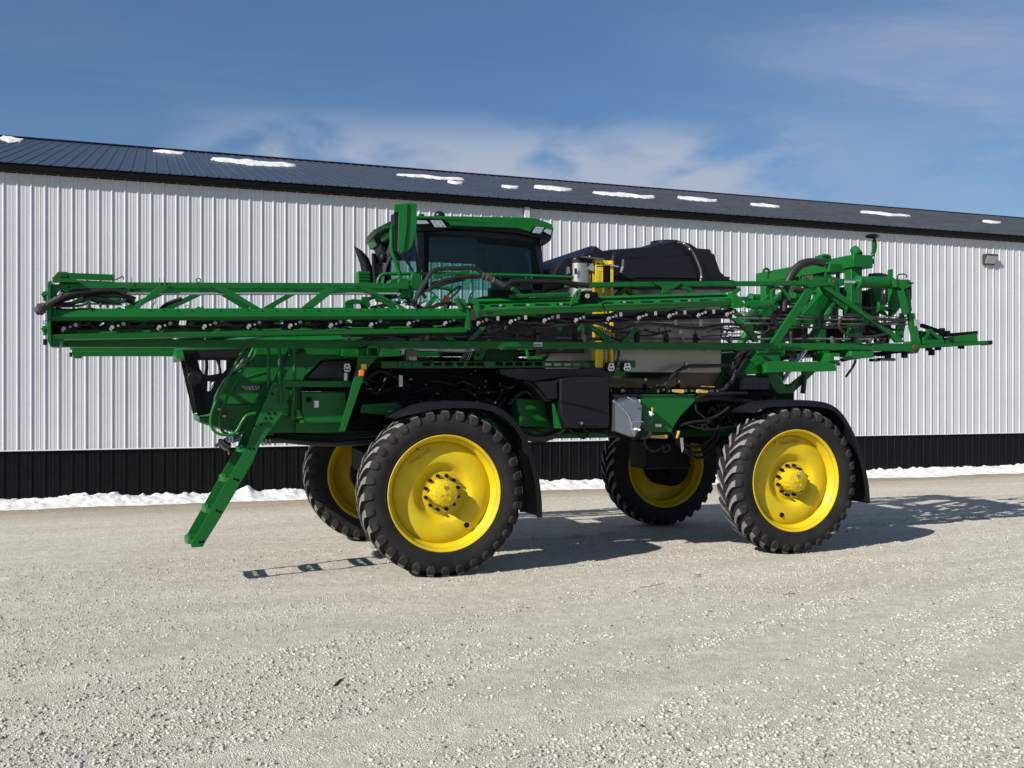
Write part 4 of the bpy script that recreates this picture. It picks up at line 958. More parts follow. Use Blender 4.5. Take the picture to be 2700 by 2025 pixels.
m = MB(); m.cyl(P(D(1310,170),11.3), P(D(1310,140),11.3), .2, 24); m.tube([P(D(x,y),11.2) for x,y in ((1190,175),(1220,158),(1290,158),(1350,132),(1420,150),(1450,170))], .02, 8); part(m, 'tank_lid', 'black_gloss')
m = MB(); m.tube([P(D(x,y),10.74) for x,y in ((1430,140),(1490,158),(1545,205),(1590,270),(1630,360),(1655,440),(1650,520))], .014, 10); part(m, 'breather_hose', 'pipe_grey')
m = MB()
for x,y in ((1490,158),(1545,212),(1658,485)): q = P(D(x,y),10.73); m.sph(q,.02,6)
part(m, 'hose_clip', 'steel')
m = MB(); m.plate(G, [(60,-230),(525,-230),(525,300),(60,300)], 10.93, .04); part(m, 'tank_end_panel', 'tank_cover', bevel=.01)  # dark panel added over the pale tank end, in place of shaded clutter
# stainless canister and yellow sight gauge
p0, p1 = P(D(415,330),10.72), P(D(640,560),10.72); cxx = (p0.x+p1.x)/2; rr = (p1.x-p0.x)/2
m = MB(); m.cyl((cxx,10.72+rr,p0.z),(cxx,10.72+rr,p1.z-.25),rr,40); can = part(m, 'rinse_tank', 'chrome' if False else 'steel', bevel=.01)
m = MB(); m.cyl((cxx,10.72+rr,p0.z),(cxx,10.72+rr,p0.z+.035),rr+.012,40); m.build('tank_rim', 'black_plastic', can)
m = MB(); m.cyl((cxx-.02,10.72+rr,p0.z+.035),(cxx-.02,10.72+rr,p0.z+.05),rr*.8,32); m.bar((cxx-.1,10.72,p0.z+.05),(cxx+.2,10.72,p0.z+.03),.02,.2); m.sph(P(D(572,285),10.75),.02,6); m.build('tank_lid', 'stainless', can)
m = MB(); q = P(D(598,385),10.69); m.cyl((q.x,10.75,q.z),(q.x,10.69,q.z),.045,20); m.cyl((q.x,10.69,q.z),(q.x,10.68,q.z),.02,12); m.build('port', 'chrome', can)
m = MB(); m.wb(D,(418,390),(450,455),10.715,.01); m.build('warning_label', 'label_white', can)
m = MB(); m.wb(D,(422,396),(446,450),10.711,.01); m.build('warning_label', 'label_ink', can)
ga, gb = P(D(625,305),10.66), P(G(690,440),10.66)
xg0, xg1 = P(D(625,305),10.66).x, P(D(702,305),10.66).x
m = MB(); m.box((xg0,10.66,gb.z),(xg1,10.67,ga.z)); m.box((xg1+.10,10.66,gb.z),(xg1+.135,10.73,ga.z-.01)); m.box((xg0,10.73,gb.z),(xg1+.135,10.74,ga.z)); gp_ = part(m, 'sight_gauge', 'yellow_plate', bevel=.002)
m = MB(); m.cyl((xg1+.05,10.69,gb.z),(xg1+.05,10.69,ga.z-.1),.018,14); m.build('gauge_tube', 'nozzle_white', gp_)
m = MB(); zz_ = ga.z-.15; k = 0
while zz_ > gb.z+.05:
    m.box((xg0+.045,10.657,zz_),(xg0+.045+(.03 if k % 5 else .05),10.6595,zz_+.003)); zz_ -= .028; k += 1
m.build('gauge_marks', 'label_ink', gp_)
m = MB(); m.box((xg0+.02,10.657,ga.z-.06),(xg0+.06,10.6595,ga.z-.045)); m.box((xg0+.09,10.657,ga.z-.06),(xg0+.12,10.6595,ga.z-.045)); m.box((xg0+.02,10.657,ga.z-.09),(xg0+.13,10.6595,ga.z-.08)); m.build('gauge_marks', 'label_ink', gp_)
m = MB(); m.box((xg1,10.665,ga.z-.3),(xg1+.1,10.735,ga.z-.07)); m.build('gauge_head', 'dark_metal', gp_)
m = MB(); m.cyl((xg1+.05,10.64,ga.z-.06),(xg1+.19,10.64,ga.z-.08),.012,8); m.build('gauge_tap', 'chrome', gp_)

# ---------------------------------------------------------------- cab
YN, YF = 11.0, 12.72
def cx(x, y, Y=YN): return P(CC(x,y), Y)
def quadbar(pts, w, t, m): 
    for a, b in zip(pts, pts[1:]): m.bar(a, b, w, t)
# key corners on the near side
A_top, A_bot = cx(765,330), cx(775,900)
C_top, C_bot = cx(1900,430), cx(1985,900)
zf = cx(900,1100).z
m = MB()
m.plate(CC, [(735,335),(800,330),(805,640),(780,720),(775,900),(750,900),(750,700),(740,500)], YN-.02, .10)     # front pillar
m.plate(CC, [(800,320),(1940,330),(1945,470),(1975,800),(1985,960),(1860,960),(1850,700),(1835,520),(1800,495),(1500,470),(1370,460),(1330,430),(1290,400),(870,385),(855,400),(850,900),(795,900),(800,640)], YN+.02, .07)
dx_ = Vector((0,YF-YN,0))
m2 = MB(); 
for a, b in ((A_top,A_bot),(C_top,C_bot)): m.bar(a+dx_, b+dx_, .10, .08)
m.bar(A_top+Vector((0,.05,0)), A_top+dx_, .06, .06); m.box((A_bot.x,YN,zf-.4),(C_bot.x,YF,zf-.1)); m.bar(C_top+Vector((0,.05,.05)), C_top+dx_+Vector((0,0,.05)), .12, .10)
m.bar(A_top+dx_+Vector((0,0,-.0)), C_top+dx_+Vector((0,0,.05)), .16, .08)
cab = part(m, 'cab', 'black_gloss', bevel=.006)
m = MB()
for y in (432,492,532,568): q = cx(765,y,YN-.02); m.cyl((q.x,YN-.02,q.z),(q.x,YN-.035,q.z),.014 if y<560 else .009,12)
m.build('pillar_bolt', 'black_plastic', cab)
m = MB(); m.plate3([[A_top+Vector((.02,.02,0)), C_top+Vector((-.02,.02,0)), C_bot+Vector((-.02,.02,0)), A_bot+Vector((.02,.02,0))]], Vector((0,.006,0))); m.build('side_window', 'glass', cab)
m = MB(); m.plate3([[p+dx_ for p in (A_top,C_top,C_bot,A_bot)]], Vector((0,.006,0))); m.build('side_window', 'glass', cab)
m = MB()   # curved windscreen
rings = []
for t in np.linspace(0,1,9):
    bow = -.16*math.sin(math.pi*t)
    rings.append([A_top.lerp(A_top+dx_,t)+Vector((bow-.0,0,0)), A_bot.lerp(A_bot+dx_,t)+Vector((bow-.10,0,0))])
m.loft(rings, False, True, False); m.build('windscreen', 'glass_clear', cab)
m = MB(); m.plate3([[C_top+Vector((0,.05,0)), C_top+dx_, C_bot+dx_, C_bot+Vector((0,.05,0))]], Vector((.006,0,0))); m.build('rear_window', 'glass', cab)
# interior
m = MB(); xs0 = A_top.x+.95
m.box((xs0,11.60,zf-.1),(xs0+.5,12.1,zf+.25)); m.loft([[Vector((xs0+.42+.03*k_,y,zf+.2+z)) for y,z in ((11.62,0),(12.08,0),(12.04,.62),(11.92,.80),(11.78,.80),(11.66,.62))] for k_ in (0,4)]); m.build('seat', 'skin_seat', cab, bevel=.02)
m = MB(); m.tube([(xs0-.5,11.85,zf-.1),(xs0-.35,11.85,zf+.2)], .04, 8, 1)
c_ = Vector((xs0-.32,11.85,zf+.28)); rim = [c_+Vector((.10*math.cos(a),.2*math.sin(a),.17*math.cos(a)*.6)) for a in np.linspace(0,2*math.pi,25)]; m.tube(rim, .014, 6, 1); m.build('steering_wheel', 'skin_seat', cab)
m = MB(); m.box((xs0+.05,11.40,zf+.1),(xs0+.55,11.55,zf+.34)); m.bar((xs0+.2,11.45,zf+.3),(xs0,11.4,zf+.62),.04,.04); m.box((xs0-.10,11.30,zf+.55),(xs0-.05,11.58,zf+.80)); m.build('console', 'skin_seat', cab, bevel=.01)
m = MB(); m.box((A_top.x+.03,YN+.1,A_top.z-.12),(C_top.x-.04,YF-.05,A_top.z-.02)); m.plate(CC, [(880,500),(1850,500),(1850,840),(1530,840),(1420,760),(1350,690),(1290,645),(1240,636),(880,632)], 12.66, .02); m.build('headliner', 'skin_seat', cab)
m = MB(); q = cx(1040,975,11.05); m.box((q.x-.03,11.1,q.z-.045),(q.x+.025,11.15,q.z+.03)); m.build('warning_lamp', 'orange', cab)
# roof
yr = YN-.10
front = [(560,200),(640,192),(740,185),(1000,185),(1790,197),(1890,205),(2045,262),(2066,305),(2056,350),(1985,300),(1880,285),(1838,338),(1720,300),(1070,276),(1010,225),(870,212),(740,214),(600,230)]
top = [P(CC(*p),yr) for p in front]
n = len(front); m = MB()
prof_near = [P(CC(*p),yr) for p in front]
# roof shell: outline at near side, crowned across the width
W_ = YF-YN+.2; rings = []
for t,ins,up in ((0,.0,0),(.03,.02,.02),(.2,.03,.05),(.5,.03,.06),(.8,.03,.05),(.97,.02,.02),(1,0,0)):
    cz = sum(p.z for p in prof_near)/n; cxm = sum(p.x for p in prof_near)/n
    bow = -.10*math.sin(math.pi*t)
    rings.append([Vector((p.x+(bow if p.x < A_top.x+.1 else 0), yr+W_*t, p.z+(up*.6 if p.z > cz else 0))) for p in prof_near])
for i in range(len(rings)-1):
    for k in range(n):
        k2 = (k+1)%n; a,b,c,d = rings[i][k], rings[i][k2], rings[i+1][k2], rings[i+1][k]; m.add([a,b,c,d],[(0,1,2,3)])
for r_ in (rings[0], rings[-1]):
    tri = tessellate_polygon([[Vector((p.x,p.z,0)) for p in r_]]); m.add(r_, [tuple(t_) for t_ in tri])
roof_ = part(m, 'cab_roof', 'green', bevel=.012)
m = MB(); und = [(600,228),(740,215),(870,212),(1010,225),(1070,276),(1720,300),(1838,338),(1990,350),(2050,360),(2035,420),(1985,460),(1940,455),(1935,400),(1700,345),(1050,300),(1000,322),(720,325),(640,290)]
m.plate(CC, und, yr+.03, W_-.06); m.build('roof_lining', 'black_plastic', roof_, bevel=.01)
def lampq(pts, Y_, t=.04, leds=()):
    m = MB(); m.plate(CC, pts, Y_, t); o = m.build('work_light', 'lamp', roof_, bevel=.004)
    cx_ = sum(p[0] for p in pts)/len(pts); cy_ = sum(p[1] for p in pts)/len(pts)
    m = MB(); m.plate(CC, [(cx_+(x-cx_)*1.14,cy_+(y-cy_)*1.14) for x,y in pts], Y_+.004, t); m.build('light_frame', 'black_plastic', roof_)
    if leds:
        m = MB()
        for x,y in leds: q = P(CC(x,y),Y_-.004); m.cyl(q,(q.x,Y_,q.z),.013,10)
        m.build('led', 'chrome', roof_)
lampq([(865,222),(975,224),(1025,292),(912,292)], yr-.006, leds=[(905,240),(955,240),(930,270),(985,272),(940,282)])
lampq([(735,222),(830,226),(858,258),(735,262)], yr-.004)
lampq([(1893,285),(1975,292),(1938,355),(1855,345)], yr-.006, leds=[(1910,305),(1945,308),(1890,335),(1925,338)])
lampq([(1990,305),(2048,318),(2035,372),(1965,330)], yr-.004)
m = MB(); m.sph(P(CC(955,186),11.1), (.065,.065,.062), 10); q = P(CC(778,178),11.2); m.cyl(q-Vector((0,0,.02)), q+Vector((0,0,.012)), .035, 20); part(m, 'roof_antenna', 'black_gloss')
m = MB(); m.plate(CC, [(310,385),(340,470),(380,468),(470,370),(470,345),(400,382)], 12.3, .4); part(m, 'roof_visor', 'green', bevel=.01)
m = MB(); m.plate(CC, [(380,470),(400,410),(480,350),(500,560),(430,545),(400,520)], 12.2, .4); m.sph(P(CC(405,590),12.1), (.05,.05,.06), 6); part(m, 'light_cluster', 'black_plastic', bevel=.01)
# near mirror
ym = 10.52
m = MB(); pa = [(560,150),(515,150),(515,62),(640,52),(738,56),(735,330),(700,455),(680,492),(640,530),(565,545),(545,520),(562,400)]
m.plate(CC, [(560,145),(518,148),(515,66),(650,55),(640,300),(612,520),(575,545),(548,530)], ym, .05)
m.plate(CC, [(650,55),(735,58),(732,330),(690,475),(640,528),(560,545),(612,515),(642,300)], ym+.02, .16)
mir = part(m, 'mirror', 'green_bright', bevel=.006)
m = MB(); m.plate(CC, [(515,150),(562,145),(562,400),(548,535),(524,520)], ym+.015, .18); m.build('mirror_back', 'black_plastic', mir, bevel=.006)
m = MB(); m.tube([P(CC(x,y),10.62) for x,y in ((490,270),(488,400),(490,500),(505,560),(545,680),(575,780),(575,850))], .024, 10, 4); m.plate(CC,[(410,285),(430,268),(500,268),(502,300),(420,298)],10.6,.10); m.plate(CC,[(400,400),(470,345),(475,372),(405,425)],10.62,.05); part(m, 'mirror_arm', 'green', bevel=0)
# far mirror
m = MB(); m.plate(CC, [(302,543),(432,543),(440,700),(425,830),(325,830),(305,640)], 13.1, .08); fm = part(m, 'mirror', 'black_plastic', bevel=.01, label='black framed mirror on the far side of the cab')
m = MB(); m.plate(CC, [(310,556),(422,556),(418,650),(415,820),(335,820),(312,640)], 13.085, .012); m.build('mirror_pane', 'mirror_glass', fm)
# wipers and antenna wires in front
m = MB(); m.tube([P(CC(x,y),11.2) for x,y in ((600,545),(640,620),(700,725))], .012, 6, 3); m.tube([P(CC(x,y),11.3) for x,y in ((590,545),(620,610),(680,690))], .010, 6, 3); m.tube([P(CC(x,y),11.3) for x,y in ((660,500),(680,560),(690,600))], .008, 6, 3); part(m, 'wiper', 'black_plastic')
# exhaust stack on the far side
m = MB(); pts = [P(CC(x,y),12.25) for x,y in ((240,860),(245,760),(240,700),(215,640),(175,570),(140,500),(122,470))]
sp = smooth(pts, 4); rings = []
left = [(120,470),(150,560),(180,640),(192,720),(190,860)]; right = [(120,470),(200,520),(265,590),(300,680),(315,860)]
for i in range(13):
    t = i/12*4; k = min(int(t),3); f = t-k
    l = (left[k][0]*(1-f)+left[k+1][0]*f, left[k][1]*(1-f)+left[k+1][1]*f); r_ = (right[k][0]*(1-f)+right[k+1][0]*f, right[k][1]*(1-f)+right[k+1][1]*f)
    a, b = P(CC(*l),12.25), P(CC(*r_),12.25); c = (a+b)/2; hx = (b-a)/2; hl = max(hx.length,.004)
    rings.append([c+hx*math.cos(2*math.pi*j/16)+Vector((0,hl*math.sin(2*math.pi*j/16),0)) for j in range(16)])
m.loft(rings, True, True); part(m, 'exhaust_stack', 'black_gloss')
m = MB(); m.wb(CC,(168,716),(282,900),12.1,.3)
for k in range(3): m.wb(CC,(168,740+k*30),(284,750+k*30),12.09,.02)
part(m, 'exhaust_shield', 'green', bevel=.01)
# handrails of the cab platform
m = MB(); m.tube([P(CC(x,y),10.80) for x,y in ((352,840),(360,800),(385,765),(430,748),(600,744),(850,744),(1100,745),(1400,752),(1800,762),(2212,776),(2350,780),(2402,788),(2420,800),(2402,812),(2330,812))], .019, 10, 5)
for x in (1255,1850,1795): m.tube([P(CC(x,752),10.80),P(CC(x,830),10.80)], .016, 8, 1)
part(m, 'handrail', 'green_bright')

# ================================================================ BOOMS (near one read from the photo, far one mirrored)
YB = 10.16      # front plane of the outer folded section
YI = 10.56      # inner section
m = MB()
# inner section: bottom chord, top chord
def lerp(a,b,t): return (a[0]+(b[0]-a[0])*t, a[1]+(b[1]-a[1])*t)
m.prof(P(U(150,892),YI), P(U(2300,906),YI), [(0,0),(.10,0),(.10,-.085),(.0,-.085)])
m.prof(P(U(2300,904),YI-.01), P(U(2412,906),YI-.01), [(0,0),(.12,0),(.12,-.105),(.0,-.105)])
m.prof(P(D(350,532),YI+.02), P(E(745,412),YI+.02), [(0,0),(.09,0),(.09,-.058),(.0,-.058)])
boom = part(m, 'boom', 'green', bevel=.006)
bchild = lambda mb, name, mt, bevel=0, label=None: (lambda o: (o.__setitem__('label', label) if label else None, o)[1])(mb.build(name, mt, boom, bevel=bevel))
# inner section lattice
m = MB()
m.plate(E, [(690,455),(762,452),(470,885),(462,897),(395,897)], YI+.02, .05); m.plate(E, [(760,425),(835,440),(1390,845),(1440,893),(1370,895),(1320,835),(800,468)], YI+.02, .05)
m.plate(E, [(640,395),(700,405),(760,378),(850,385),(905,395),(925,415),(905,445),(760,455),(700,470),(640,440)], YI+.005, .09)
m.plate(D, [(1950,880),(2010,880),(2185,1020),(2212,1090),(2212,1112),(2170,1112),(2120,1030)], YI+.02, .05)
m.plate(D, [(490,915),(560,915),(830,1108),(835,1122),(700,1122),(710,1080)], YI+.02, .05); m.plate(D, [(1050,905),(1110,890),(990,1060),(950,1122),(860,1122),(930,1060)], YI+.02, .05)
m.plate(L, [(2060,430),(2140,430),(1930,650),(1830,650)], YI+.02, .05); m.plate(L, [(1450,540),(1560,540),(1680,650),(1560,660)], YI+.02, .05)
m.plate(D, [(1190,528),(1470,528),(1440,560),(1395,590),(1345,612),(1330,640),(1280,640),(1285,600),(1255,570),(1215,555)], YI-.02, .05)
m.plate(D, [(1450,568),(1490,568),(1560,590),(1600,628),(1545,628),(1510,600),(1450,590)], YI+.0, .04)
bchild(m, 'lattice', 'green', .004)
m = MB()
m.plate(E, [(770,440),(830,450),(1100,700),(1060,720),(820,520)], YI+.36, .05)
m.prof(P(U(160,896),YI+.42), P(U(2300,909),YI+.42), [(0,0),(.06,0),(.06,-.05),(.0,-.05)])
for x0,x1 in ((1350,1500),(1650,1500),(1650,1800),(1950,1800)): m.bar(P(U(x0,760),YI+.25), P(U(x1,890),YI+.42), .05, .05)
bchild(m, 'rear_lattice', 'green', .004)
# outer section, front half (towards the photo's left)
m = MB()
a, b = P(U(130,812),YB), P(U(1238,812),YB)
m.prof(a, b, [(.05,0),(.02,-.02),(0,-.085),(.03,-.118),(.09,-.118),(.09,-.108),(.04,-.104),(.02,-.08),(.04,-.02),(.06,-.006)])
a, b = P(U(133,879),YB+.0), P(U(1232,862),YB+.0)
m.prof(a, b, [(.10,0),(.03,-.008),(0,-.012),(.01,-.055),(.12,-.062),(.12,-.055),(.03,-.048),(.02,-.02),(.10,-.008)])
a, b = P(A(360,308),YB+.08), P(CC(650,835),YB+.08)
m.prof(a, b, [(0,0),(.05,0),(.05,-.06),(0,-.06)])
m.wb(L, (1822,290),(1880,500), YB+.0, .12)
bchild(m, 'outer_beam', 'green', .004)
m = MB()   # left end plates
m.plate(K, [(255,240),(300,215),(300,1000),(310,1180),(290,1185),(250,1090),(240,600)], YB-.01, .40)
m.plate(K, [(290,275),(760,262),(1480,262),(1480,330),(900,330),(620,345),(560,300),(520,350),(420,360),(375,440),(340,520),(340,640),(450,645),(560,690),(760,712),(900,690),(1060,640),(1160,660),(1300,600),(1420,690),(1430,720),(290,765)], YB+.03, .02)
m.plate(K, [(300,1000),(500,1020),(330,1185),(420,1188),(310,1180)][:2]+[(420,1188),(310,1182)], YB+.02, .3)
m.wb(K,(320,185),(668,248),YB-.02,.10); m.wb(K,(400,88),(520,135),YB+.1,.2)
m.plate(K, [(350,640),(376,640),(376,705),(352,705)], YB-.01, .04)
bchild(m, 'end_plate', 'green', .004)
m = MB()
for yc_ in (430,930):
    m.sph(P(K(205,yc_),YB+.05), (.022,.03,.03), 6); m.cyl(P(K(200,yc_-50),YB+.05),P(K(215,yc_+90),YB+.05),.016,10); m.bar(P(K(170,yc_+10),YB+.05),P(K(250,yc_-40),YB+.05),.03,.06)
q = P(K(222,830),YB+.05); m.tube([q+Vector((.018*math.cos(t),0,.018*math.sin(t))) for t in np.linspace(0,6.28,13)], .004, 5, 1)
bchild(m, 'hinge_pin', 'green_bright')
m = MB(); m.cyl(P(K(215,1075),YB+.1),P(K(215,1160),YB+.1),.018,10); m.box(P(K(190,1080),YB+.08),P(K(240,1100),YB+.14))
bchild(m, 'bump_stop', 'black_plastic')
# top lattice of the outer section
m = MB()
for q in ([A(1320,342),A(1440,342),A(1065,600),A(1025,600)], [A(1805,342),A(1950,345),U(686,812),U(664,812)],[U(862,757),U(895,757),U(826,812),U(793,812)],[CC(135,858),CC(220,862),CC(600,1060),CC(640,1095),CC(580,1095),CC(560,1060)],[CC(900,955),CC(945,960),CC(845,1100),CC(790,1090)]):
    m.plate(U, q, YB+.05, .045)
bchild(m, 'lattice', 'green', .004)
m = MB()
for x0,y0,x1,y1 in ((440,815,560,757),(560,757,655,815),(700,815,800,757),(975,770,1045,815),(330,815,460,757)): m.bar(P(U(x0,y0),YB+.38), P(U(x1,y1),YB+.38), .05, .04)
m.prof(P(U(160,757),YB+.36), P(U(1080,762),YB+.36), [(0,0),(.05,0),(.05,-.05),(0,-.05)]); m.prof(P(U(160,822),YB+.36), P(U(1230,822),YB+.36), [(0,0),(.05,0),(.05,-.07),(0,-.07)])
m.prof(P(U(160,870),YB+.30), P(U(1230,862),YB+.30), [(0,0),(.04,0),(.04,-.06),(0,-.06)])
bchild(m, 'rear_lattice', 'green', .003)
# raised tray on top at the left end (belongs to the far stacked section)
m = MB(); m.wb(K,(540,105),(1228,222),YB+.45,.02); m.wb(K,(540,215),(1228,232),YB+.3,.2); m.plate(K,[(310,190),(400,95),(540,95),(570,180),(500,190)],YB+.3,.05); bchild(m, 'boom_tray', 'green', .003)
m = MB(); m.tube([P(K(x,y),YB+.3) for x,y in ((1235,212),(1340,162),(1355,175),(1357,205))], .006, 6, 2); bchild(m, 'tray_hook', 'dark_metal')
# folded second half of the outer section (centre to right)
m = MB()
a, b = P(CC(1360,975),YB), P(D(1960,622),YB)
k1 = P(D(2065,740),YB)
def pr2(s): return [(.16,.0),(.10,-.035*s),(.13,-.05*s),(.115,-.068*s),(.07,-.072*s),(.01,-.125*s),(0,-.135*s),(.03,-.205*s),(.10,-.21*s),(.10,-.20*s),(.04,-.19*s),(.03,-.135*s),(.09,-.08*s),(.17,-.05*s),(.17,-.03*s)]
m.prof(a, b, pr2(1.0), pr2(.78))
bchild(m, 'folded_beam', 'green_bright', .003)
m = MB(); m.plate(D, [(1955,625),(1985,628),(2075,735),(2072,775),(1960,780),(1955,700)], YB+.0, .10); m.plate(CC, [(1262,960),(1330,1000),(1345,1060),(1325,1160),(1300,1100),(1290,1040),(1250,1020)], YB-.01, .05); m.plate(CC,[(1095,985),(1115,980),(1190,1090),(1160,1095)],YB-.01,.04)
m.plate(CC,[(1120,975),(1200,990),(1250,1110),(1195,1110)],YB+.05,.03); m.wb(CC,(1240,1110),(1262,1290),YB+.02,.1)
bchild(m, 'fold_hinge', 'green_bright', .003)
# slots with grey clips
m = MB(); slots = [(CC,1440,1600,1055),(CC,1660,1810,1051),(CC,1875,2030,1046),(CC,2085,2230,1043),(D,240,385,747),(D,700,805,733),(D,860,1005,728),(D,1055,1200,722),(D,1250,1390,716),(D,1440,1570,711),(D,1630,1765,706),(D,1820,1950,702)]
def on_face(view, x, y, lift=.004):   # the slotted face leans; follow the beam between its ends
    u, v = view(x,y); t = (u-1269)/(1932-1269); s = 1-.22*t
    p = P((u,v), YB+.04); base = a+(b-a)*((p.x-a.x)/(b.x-a.x)); dz = (base.z-p.z)/s
    yy = .07-(.07-.01)*max(0,min(1,(dz-.072)/.053)); p = P((u,v), YB+yy)
    return Vector((p.x, YB+yy-lift, p.z))
for vw,x0,x1,yc_ in slots:
    h_ = 9; pts = [on_face(vw,x,y) for x,y in ((x0,yc_),(x0+14,yc_-h_),(x1-14,yc_-h_),(x1,yc_),(x1-14,yc_+h_),(x0+14,yc_+h_))]
    m.add(pts+[p+Vector((0,.003,0)) for p in pts], [tuple(range(6)), tuple(range(11,5,-1))]+[(i,(i+1)%6,(i+1)%6+6,i+6) for i in range(6)])
bchild(m, 'beam_slot', 'black_gloss')
m = MB()
for vw,x,y in ((CC,1545,1055),(CC,1810,1050),(CC,2135,1043),(D,290,747),(D,905,728),(D,1535,711)):
    p = on_face(vw,x,y,.008); m.box((p.x-.018,p.y-.002,p.z-.012),(p.x+.018,p.y,p.z+.012))
for vw,x,y in ((CC,1522,1178),(CC,1792,1168),(CC,2108,1160),(D,265,865),(D,875,845),(D,1213,835),(D,1498,825),(D,1778,818)):
    p = P(vw(x,y),YB+.02); m.box((p.x-.016,p.y,p.z-.022),(p.x+.016,p.y+.004,p.z+.024))
bchild(m, 'clip', 'nozzle_white')
# perforated end of the folded beam
m = MB()
for i in range(8):
    for j in range(3): p = on_face(CC, 1375+i*17+j*7, 1080+j*9, .003); m.cyl((p.x,p.y,p.z),(p.x,p.y+.004,p.z),.005,6)
for i in range(5):
    for j in range(3): q = P(CC(1420+i*13,1118+j*13),YB+.0); m.cyl((q.x,q.y-.002,q.z),(q.x,q.y+.006,q.z),.004,6)
bchild(m, 'perforations', 'black_gloss')
# ribbed cable chain on top
m = MB()
for k in range(34):
    t = k/33; u = 1345+(1500-1345)*t; v = 779+(773-779)*t; p = P((u,v),YB+.12); m.box((p.x-.004,p.y-.03,p.z-.03),(p.x+.008,p.y+.03,p.z+.008))
bchild(m, 'cable_chain', 'green_bright')
# spare support arm by the fold
m = MB(); m.plate(D, [(455,605),(490,600),(470,700),(385,755),(395,700)], YB-.01, .03, [[(450,640),(470,625),(455,680),(420,700)]]); bchild(m, 'latch_plate', 'green_bright', .003)
m = MB(); m.wb(D,(480,620),(650,740),YB+.02,.12); m.tube([P(D(x,y),YB) for x,y in ((640,640),(670,700),(700,760),(720,800))],.006,6); bchild(m, 'control_valve', 'dark_metal', .006)
m = MB(); q = P(D(552,665),YB-.0); m.cyl((q.x,YB+.02,q.z),(q.x,YB-.0,q.z),.026,16); m.wb(D,(525,592),(595,612),YB+.02,.1); bchild(m, 'valve_cap', 'nozzle_white')
# nozzles: body, big cap, small cap and rear cap; one sub-part each
m0 = MB(); m0.cyl((0,0,0),(0,-.02,0),.018,14); m0.cyl((.052,.01,.016),(.052,-.008,.016),.011,10); m0.cyl((.10,.03,.037),(.10,.012,.037),.019,12); m0.plate3([[Vector((-.022,-.012,-.004)),Vector((.0,-.012,-.03)),Vector((-.01,-.012,-.036)),Vector((-.028,-.012,-.02))]], Vector((0,.01,0)))
m1 = MB(); m1.bar((-.03,.05,-.01),(.15,.06,.05),.045,.05); m1.cyl((.02,.06,.02),(.12,.07,.06),.03,10); m1.box((.05,.04,-.02),(.075,.06,.07))
nz0 = nb0 = None
npos = [(169,866),(296,863),(420,862),(540,860),(657,859),(766,858),(873,857),(979,855),(1078,852),(1174,851),(1261,851),(1347,847),(1436,844),(1519,843),(1605,839),(1685,837),(1765,832),(1842,830),(1917,828)]
for (u,v) in npos:
    q = P((u,v),YB+.05)-R0
    if nz0 is None:
        nz0 = m0.build('nozzle_cap', 'nozzle_white', boom, local=False); nb0 = m1.build('nozzle_body', 'black_plastic', boom, local=False); o, o2 = nz0, nb0
    else:
        o = nz0.copy(); C.objects.link(o); o2 = nb0.copy(); C.objects.link(o2)
    o.location = q; o2.location = q
# spray pipes
m = MB()
m.tube([P(U(140,866),YB+.2),P(U(700,860),YB+.2),P(U(1230,852),YB+.2)], .020, 8, 2); m.tube([P(U(1255,846),YB+.22),P(U(1600,838),YB+.22),P(U(1930,826),YB+.22)], .016, 8, 2)
bchild(m, 'spray_pipe', 'dark_metal')
m = MB()
m.tube([P(L(0,583),YI+.1),P(L(1400,598),YI+.1)], .012, 8, 1); m.tube([P(L(1590,590),YI+.1),P(L(1880,600),YI+.1)], .010, 8, 1); m.tube([P(M_(1180,612),YI+.1),P(M_(2212,622),YI+.1),P(D(2110,1080),YI+.1)], .012, 8, 1)
m.tube([P(D(680,905),YI+.12),P(D(1200,925),YI+.12),P(D(2212,935),YI+.12)], .009, 8, 1); m.tube([P(D(1250,875),YI+.14),P(D(2212,885),YI+.14)], .008, 8, 1)
m.tube([P(E(20,868),YI+.1),P(E(700,865),YI+.1),P(E(1180,870),YI+.1)], .014, 8, 1)
for y0,y1,r in ((706,712,.013),(742,748,.010),(668,690,.006)): m.tube([P(E(120,y0),YI+.15),P(E(700,y1),YI+.15),P(E(1450,y1+5),YI+.15)], r, 8, 1)
bchild(m, 'steel_line', 'pipe_grey')
m = MB()
for vw,x,y in ((L,125,590),(L,435,590),(L,970,590),(L,1250,600),(M_,215,490),(M_,220,640),(M_,1590,520),(M_,1610,620),(D,805,1060),(D,1465,1030),(D,1475,1090),(D,1945,1080),(D,505,1050),(E,545,830),(E,545,870),(E,870,870),(D,1415,920),(D,1660,925),(E,1280,720),(E,1170,868)):
    q = P(vw(x,y),YI+.07); m.box((q.x-.018,q.y,q.z-.04),(q.x+.016,q.y+.02,q.z+.04)); m.cyl((q.x,q.y-.01,q.z),(q.x,q.y+.01,q.z),.008,6)
bchild(m, 'pipe_clamp', 'pipe_grey')
m = MB()
for x in (700,900,1300,1050): pass
for vw,x,y in ((L,430,590),(L,965,590),(D,1040,1080),(D,1325,1080),(D,1610,1080),(D,440,1080),(E,655,866),(E,1040,866),(E,420,700),(E,795,700),(E,1420,700),(E,790,740)):
    q = P(vw(x,y),YI+.06); m.box((q.x-.025,q.y,q.z-.07),(q.x+.02,q.y+.05,q.z+.06)); m.tube([q+Vector((.0,.02,.06)),q+Vector((-.03,.0,.12)),q+Vector((-.06,.02,.2))],.008,6,3)
bchild(m, 'pipe_hanger', 'black_plastic')
m = MB()
